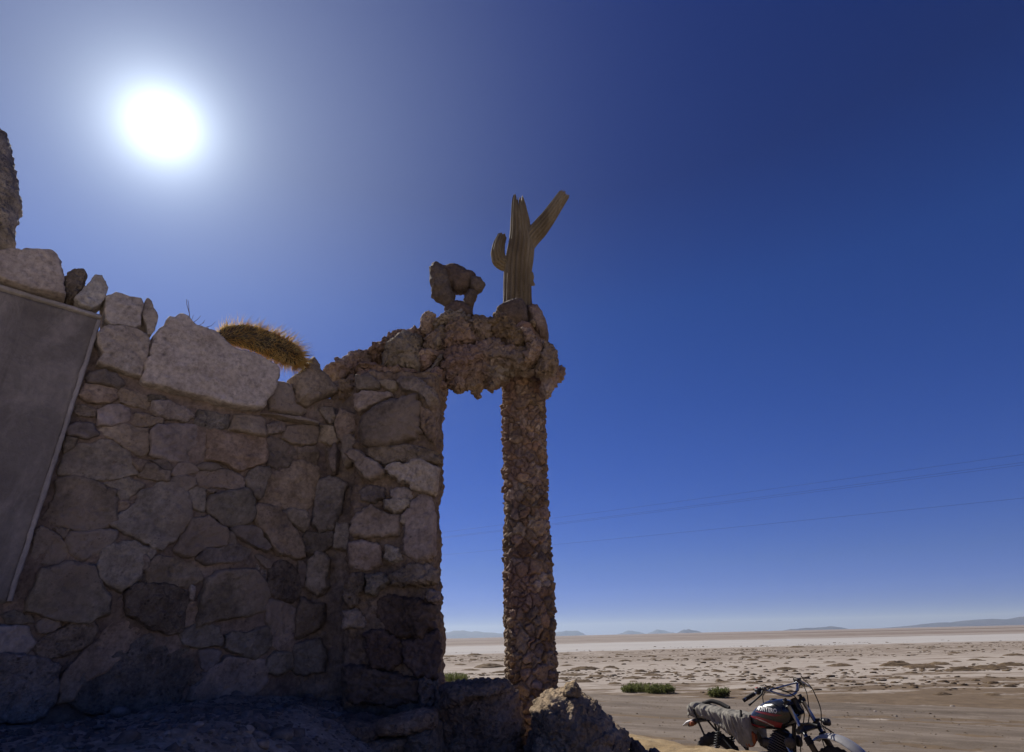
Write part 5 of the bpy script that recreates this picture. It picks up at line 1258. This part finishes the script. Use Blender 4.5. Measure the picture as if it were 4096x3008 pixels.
# ---------------------------------------------------------------- crust clumps on the flat
t = NT('brown salt crust clump')
c = t.ramp(t.noise(5, 6, .7), [(.3, (.055, .036, .021)), (.5, (.11, .074, .042)), (.75, (.20, .148, .09))])
t.bump(t.noise(40, 5, .7), .8, .02); M['clump'] = t.done(c, .95)
def clump_mesh(seed):
    n, m = 30, 12; th = np.linspace(0, 2 * np.pi, n, endpoint=False); s = np.linspace(1, 0, m)
    V = np.stack([np.cos(th)[None] * s[:, None], np.sin(th)[None] * s[:, None], 0 * th[None] + (1 - s[:, None] ** 2.2)], -1).reshape(-1, 3)
    V[:, :2] *= 1 + .28 * fbm(V * [1.4, 1.4, 0] + seed, 3, seed)[:, None]
    V[:, 2] *= 1 + .6 * fbm(V * 2.2 + seed, 3, seed + 4); V += .10 * np.stack([fbm(V * 5, 2, seed + 1), fbm(V * 5, 2, seed + 2), fbm(V * 5, 2, seed + 3)], 1)
    V[:n, 2] = -.2
    F = grid_faces(m, n, False, True)
    if vnormals(V, F)[5 * n, 2] < 0: F = F[:, ::-1]
    me = mesh_np('crust_clump', V, F); me.materials.append(M['clump']); return me
CM = [clump_mesh(s) for s in range(7)]
named = [  # the ones that can be picked out: pixel of the foot, width in pixels
 (3190,2590,70),(2270,2665,60),(2340,2678,120),(2420,2690,70),(2560,2688,60),(2610,2700,90),(2700,2690,55),(2760,2683,50),(2790,2686,40),(2820,2684,36),(2875,2688,60),(2540,2712,110),(2620,2712,60),(2757,2706,85),
 (2935,2668,60),(3140,2678,110),(3250,2670,60),(3360,2662,110),(3540,2672,70),(3590,2662,150),(3690,2668,140),(3760,2658,90),(3850,2680,130),(3960,2672,170),(4050,2664,120),(3230,2694,50),(3260,2692,44),
 (3262,2710,26),(3300,2716,60),(3147,2708,50),(2895,2728,70),(3060,2650,50),(3010,2642,60),(2980,2632,50),(3080,2625,60),(3320,2648,60),(3410,2640,50),(3500,2652,60),(3640,2690,50),(3960,2712,70),(3590,2708,60),
 (3480,2730,40),(3660,2745,50),(3770,2780,70),(3970,2780,60),(3200,2745,40),(2440,2672,60),(2380,2650,50),(2500,2645,60),(2670,2640,60),(2740,2625,50),(2840,2640,55),(2600,2625,60),(2480,2620,50),(3900,2640,80),(4060,2622,90),(3820,2612,60),
 (1880,2682,90),(1960,2670,120),(2000,2690,80),(1840,2660,60),(1895,2640,40),(1800,2628,60),(1900,2622,70),(1990,2645,60),(2290,2700,120),(2390,2705,90),(2460,2735,70),(2330,2725,90),(2250,2715,60)]
rng = np.random.default_rng(44)
for px, py in zip(rng.uniform(2230, 4090, 60), rng.uniform(2612, 2760, 60)): named.append((px, py, rng.uniform(16, 40)))
used = {}
ordinal = ['leftmost', 'second', 'third']
for i, (px, py, wpx) in enumerate(named):
    p = ground_at(px, py); n_ = p[0] * RN[0] + p[1] * RN[1]
    if n_ < 17.2: continue
    wid = wpx / F_PX * np.dot(p - EYE, FWD) * .5
    o = bpy.data.objects.new('crust_clump', CM[i % 7]); COL.objects.link(o); o.location = (p[0], p[1], float(land_z([p[0]], [p[1]])[0]) - .01)
    rz_ = rng.uniform(-.3, .3) + (math.pi if rng.random() < .5 else 0); hh = max(.04, wid * rng.uniform(.10, .22))
    o.rotation_euler = (0, 0, rz_); o.scale = (wid, wid * rng.uniform(.6, 1.1), hh)
    size_ = 'broad low' if wpx > 85 else ('middling' if wpx > 48 else 'small')
    side_ = 'seen through the gateway' if px < 2030 else ('just right of the column' if px < 2480 else ('behind the wide shrub' if px < 2760 else ('behind the small round shrub' if px < 3000 else ('behind the handlebar' if px < 3330 else ('right of the motorcycle' if px < 3720 else 'at the right edge')))))
    far_ = 'near the track' if py > 2700 else ('halfway out' if py > 2650 else 'near the white salt')
    tag(o, f'{size_} brown crust clump {side_}, {far_}', 'crust clump', 'brown crust clumps on the salt flat')
# the countless smaller crumbs between them
n_c = 3600; rng = np.random.default_rng(12)
yy = 17 + 62 * rng.beta(1.2, 1.3, n_c * 3); xx = rng.uniform(-.35, .95, n_c * 3) * yy
keep = fbm(np.stack([xx * .10, yy * .28, 0 * xx], 1), 4, 61) + rng.normal(0, .12, len(xx)) + .25 * np.exp(-((yy - 52) / 9) ** 2) + .2 * np.exp(-((yy - 20) / 4) ** 2) > .26
keep &= (xx * RN[0] + yy * RN[1]) > 17.0
xx, yy = xx[keep][:n_c], yy[keep][:n_c]; k_ = len(xx)
zz_ = land_z(xx, yy); sz_ = rng.uniform(.02, .075, k_) * rng.choice([1, 1, 1, 1.9], k_)
a = np.linspace(0, 2 * np.pi, 6, endpoint=False)
ring = np.stack([np.cos(a), np.sin(a), 0 * a - .15], 1); ring2 = np.stack([np.cos(a + .4) * .6, np.sin(a + .4) * .6, 0 * a + .28], 1); tpl = np.vstack([ring, ring2, [[0, 0, .36]]])
V = tpl[None] * (sz_[:, None] * np.array([1.5, 1, 1])[None])[:, None] * (1 + .35 * rng.normal(size=(k_, 13, 1)).clip(-1, 1)) + np.stack([xx, yy, zz_], 1)[:, None]
q = np.arange(6); q2 = (q + 1) % 6
fq = np.stack([q, q2, q2 + 6, q + 6], 1); ft = np.stack([q + 6, q2 + 6, 0 * q + 12], 1); off = (np.arange(k_) * 13)[:, None, None]
o = solid('crust_crumbs', V.reshape(-1, 3), [(fq[None] + off).reshape(-1, 4), (ft[None] + off).reshape(-1, 3)], M['clump'])
tag(o, 'scattered small brown crust crumbs on the salt flat', None, None, 'stuff')

# ---------------------------------------------------------------- stones lying on the track and the bank
M['pebble'] = rock_mat('loose stone', (.15, .12, .095), (.25, .205, .165), (.37, .31, .26), var=.4, pits=.2)
def pebble_mesh(seed):
    bm = bmesh.new(); bmesh.ops.create_icosphere(bm, subdivisions=3, radius=1); V = np.array([v.co[:] for v in bm.verts]); bm.verts.index_update(); F = np.array([[v.index for v in f.verts] for f in bm.faces]); bm.free()
    V *= (1 + .30 * fbm(V * 1.2 + seed * 5, 3, seed))[:, None]; V[:, 2] *= .7
    me = mesh_np('loose_stone', V, F); me.materials.append(M['pebble']); return me
PM = [pebble_mesh(s) for s in range(6)]
def loose(px, py, wpx, i, label, group, y=None):
    p = ground_at_near(px, py) if y is None else at(px, py, y)
    s = wpx / F_PX * np.dot(p - EYE, FWD) * .5
    o = bpy.data.objects.new('loose_stone', PM[i % 6]); COL.objects.link(o); o.location = (p[0], p[1], p[2] + s * .2); o.rotation_euler = (rng.uniform(-.4, .4), rng.uniform(-.4, .4), rng.uniform(0, 6)); o.scale = (s * rng.uniform(.8, 1.2), s, s * rng.uniform(.7, 1.1))
    tag(o, label, 'stone', group)
def ground_at_near(px, py):
    d = ray(px, py); y = np.geomspace(.9, 40, 900); P = EYE + d * (y / d[1])[:, None]
    g = np.maximum(land_z(P[:, 0], P[:, 1]), 0.0); k = int(np.argmax(P[:, 2] < g)); return P[k]
loose(3298, 2818, 14, 0, 'dark stone standing at the far edge of the track right of the handlebar', None)
loose(3500, 2848, 13, 1, 'upright dark stone on the track, first right of the motorcycle', None)
for i, (px, py, w) in enumerate([(3584,2866,11),(3616,2902,14),(3683,2921,11),(2452,2906,12),(2590,2909,8),(2555,2880,6),(2670,2850,7),(3402,2815,8),(3540,2808,9),(3810,2830,20),(3835,2900,9),(3760,2950,8),(3900,2960,9),(4000,2880,8),(3700,2990,9),(3990,2985,10),(3480,2960,7),(3560,2925,6),(2640,2870,6),(2730,2800,7),(3930,2840,10),(3870,2875,6),(4060,2930,9),(3620,2960,6)]):
    where_ = 'left of the motorcycle' if px < 2760 else ('near the front fender' if px < 3640 else ('far right, towards the far edge' if py < 2890 else 'far right, towards the viewer'))
    loose(px, py, w, i, f'small dark stone on the dirt track, {where_}', 'small stones on the track')
# rubble on the shaded terrace at the foot of the wall
for i, (cr, x, y, w) in enumerate([('C5',1130,1320,70),('C5',1410,1360,60),('C5',920,1450,40),('C5',1000,1560,24),('C5',340,1620,50),('C5',200,1640,30),('C5',620,1560,26),('C5',1240,1470,40),('C6',60,1380,50),('C6',350,1390,22),('C6',450,1430,40),('C6',300,1580,34),('C6',560,1500,40),('C6',700,1560,30),
                              ('C6',820,1400,34),('C6',160,1500,26),('C6',220,1440,20),('C6',920,1480,50),('C6',1240,1540,90),('C6',1060,1620,60),('C5',1560,1390,26),('C5',760,1640,30),('C5',1500,1560,30),('C5',80,1480,22),('C5',460,1500,20)]):
    px, py = pix(cr, [(x, y)])[0]
    sz_w = 'larger' if w > 45 else ('fist sized' if w > 28 else 'tiny')
    where_ = 'under the cement panel' if px < 330 else ('below the middle of the wall' if px < 800 else 'near the pillar plinth')
    loose(px, py, w, i, f'{sz_w} rubble stone {where_}', 'rubble at the foot of the wall')

# fine gravel on the shaded terrace in front of the wall
rng = np.random.default_rng(31); k_ = 5200
al_ = rng.uniform(-2.2, .9, k_); aw_ = .03 + 1.7 * rng.beta(1.0, 1.4, k_)
gp = _P2[None] * [1, 1, 0] + al_[:, None] * _e[None] + aw_[:, None] * WN[None]; gzv = land_z(gp[:, 0], gp[:, 1])
sg = .004 + .018 * rng.beta(1, 4, k_) + .02 * (rng.random(k_) < .04)
V = tpl[None] * (sg[:, None] * np.array([1.2, 1, 1.5])[None])[:, None] * (1 + .4 * rng.normal(size=(k_, 13, 1)).clip(-1, 1)) + np.stack([gp[:, 0], gp[:, 1], gzv], 1)[:, None]
off = (np.arange(k_) * 13)[:, None, None]
o = solid('gravel', V.reshape(-1, 3), [(fq[None] + off).reshape(-1, 4), (ft[None] + off).reshape(-1, 3)], M['pebble'], smooth=False)
tag(o, 'loose gravel on the shaded ground below the wall', None, None, 'stuff')

# grit on the dirt track
k_ = 3200; tt_ = rng.uniform(-16, 9, k_); tnn = rng.uniform(5.3, 16.0, k_)
gp = tnn[:, None] * RN[None] + tt_[:, None] * RT[None]; sg = .006 + .020 * rng.beta(1, 4, k_)
V = tpl[None] * (sg[:, None] * np.array([1.2, 1, 1.3])[None])[:, None] * (1 + .4 * rng.normal(size=(k_, 13, 1)).clip(-1, 1)) + np.stack([gp[:, 0], gp[:, 1], .018 + 0 * tnn], 1)[:, None]
off = (np.arange(k_) * 13)[:, None, None]
o = solid('grit', V.reshape(-1, 3), [(fq[None] + off).reshape(-1, 4), (ft[None] + off).reshape(-1, 3)], M['clump'], smooth=False)
tag(o, 'fine grit scattered over the dirt track', None, None, 'stuff')

# ---------------------------------------------------------------- wires overhead
M['wire'] = plain('wire', (.05, .05, .055), .6)
def wire(nn_, a, b, label):
    """a, b: (px, py) sight lines met with the vertical sheet at distance nn_ across the track"""
    pts = []
    for px, py in (a, b):
        d = ray(px, py); tt = nn_ / (d[0] * RN[0] + d[1] * RN[1]); pts.append(EYE + d * tt)
    d = pts[1] - pts[0]; u = np.linspace(-1.3, 1.35, 40)
    P = pts[0] + d * u[:, None]; P[:, 2] += .25 * ((u - .5) ** 2 - .25) * .3
    v, f = tube(P, 0.0030, 6); tag(solid('overhead_wire', v, f, M['wire']), label, 'wire', 'wires over the track')
wire(24.0, (2200, 2074), (4096, 1817), 'topmost thin wire crossing the sky on the right')
wire(24.0, (2200, 2096), (4096, 1849), 'upper wire of the close pair crossing the sky')
wire(24.0, (2200, 2101), (4096, 1859), 'lower wire of the close pair crossing the sky')
wire(24.0, (2200, 2180), (4096, 1992), 'lowest single wire crossing the sky on the right')

# ---------------------------------------------------------------- air over the flat
t = NT('dusty air'); t.t.nodes.remove(t.b)
pv = t.n("ShaderNodeVolumePrincipled"); pv.inputs["Color"].default_value = (.50, .70, 1.0, 1); pv.inputs["Absorption Color"].default_value = (.9, .9, .9, 1); pv.inputs["Density"].default_value = 4.2e-5; pv.inputs["Anisotropy"].default_value = .25
t.t.links.new(pv.outputs[0], t.out.inputs["Volume"])
v, f = box((0, 12000, 349), (64000, 60000, 702))
tag(link('haze', mesh_np('haze', v, f, False), t.m), 'pale blue dusty air over the salt flat', None, None, 'stuff')

# labels that several members of one kind would share: tell them apart by their order from the left
words = ['leftmost', 'second', 'third', 'fourth', 'fifth', 'sixth', 'seventh', 'eighth', 'ninth', 'tenth', 'eleventh', 'twelfth', 'thirteenth', 'fourteenth', 'fifteenth', 'sixteenth', 'seventeenth', 'eighteenth', 'nineteenth', 'twentieth']
same = {}
for o in COL.objects:
    if o.parent is None and "group" in o and "label" in o: same.setdefault(o["label"], []).append(o)
for lab, os_ in same.items():
    if len(os_) < 2: continue
    os_.sort(key=lambda o: (o.location.x / max(o.location.y, .1)))
    for i, o in enumerate(os_): o["label"] = lab + (', leftmost of these' if i == 0 else (', rightmost of these' if i == len(os_) - 1 else f', {words[min(i, 19)]} from left'))
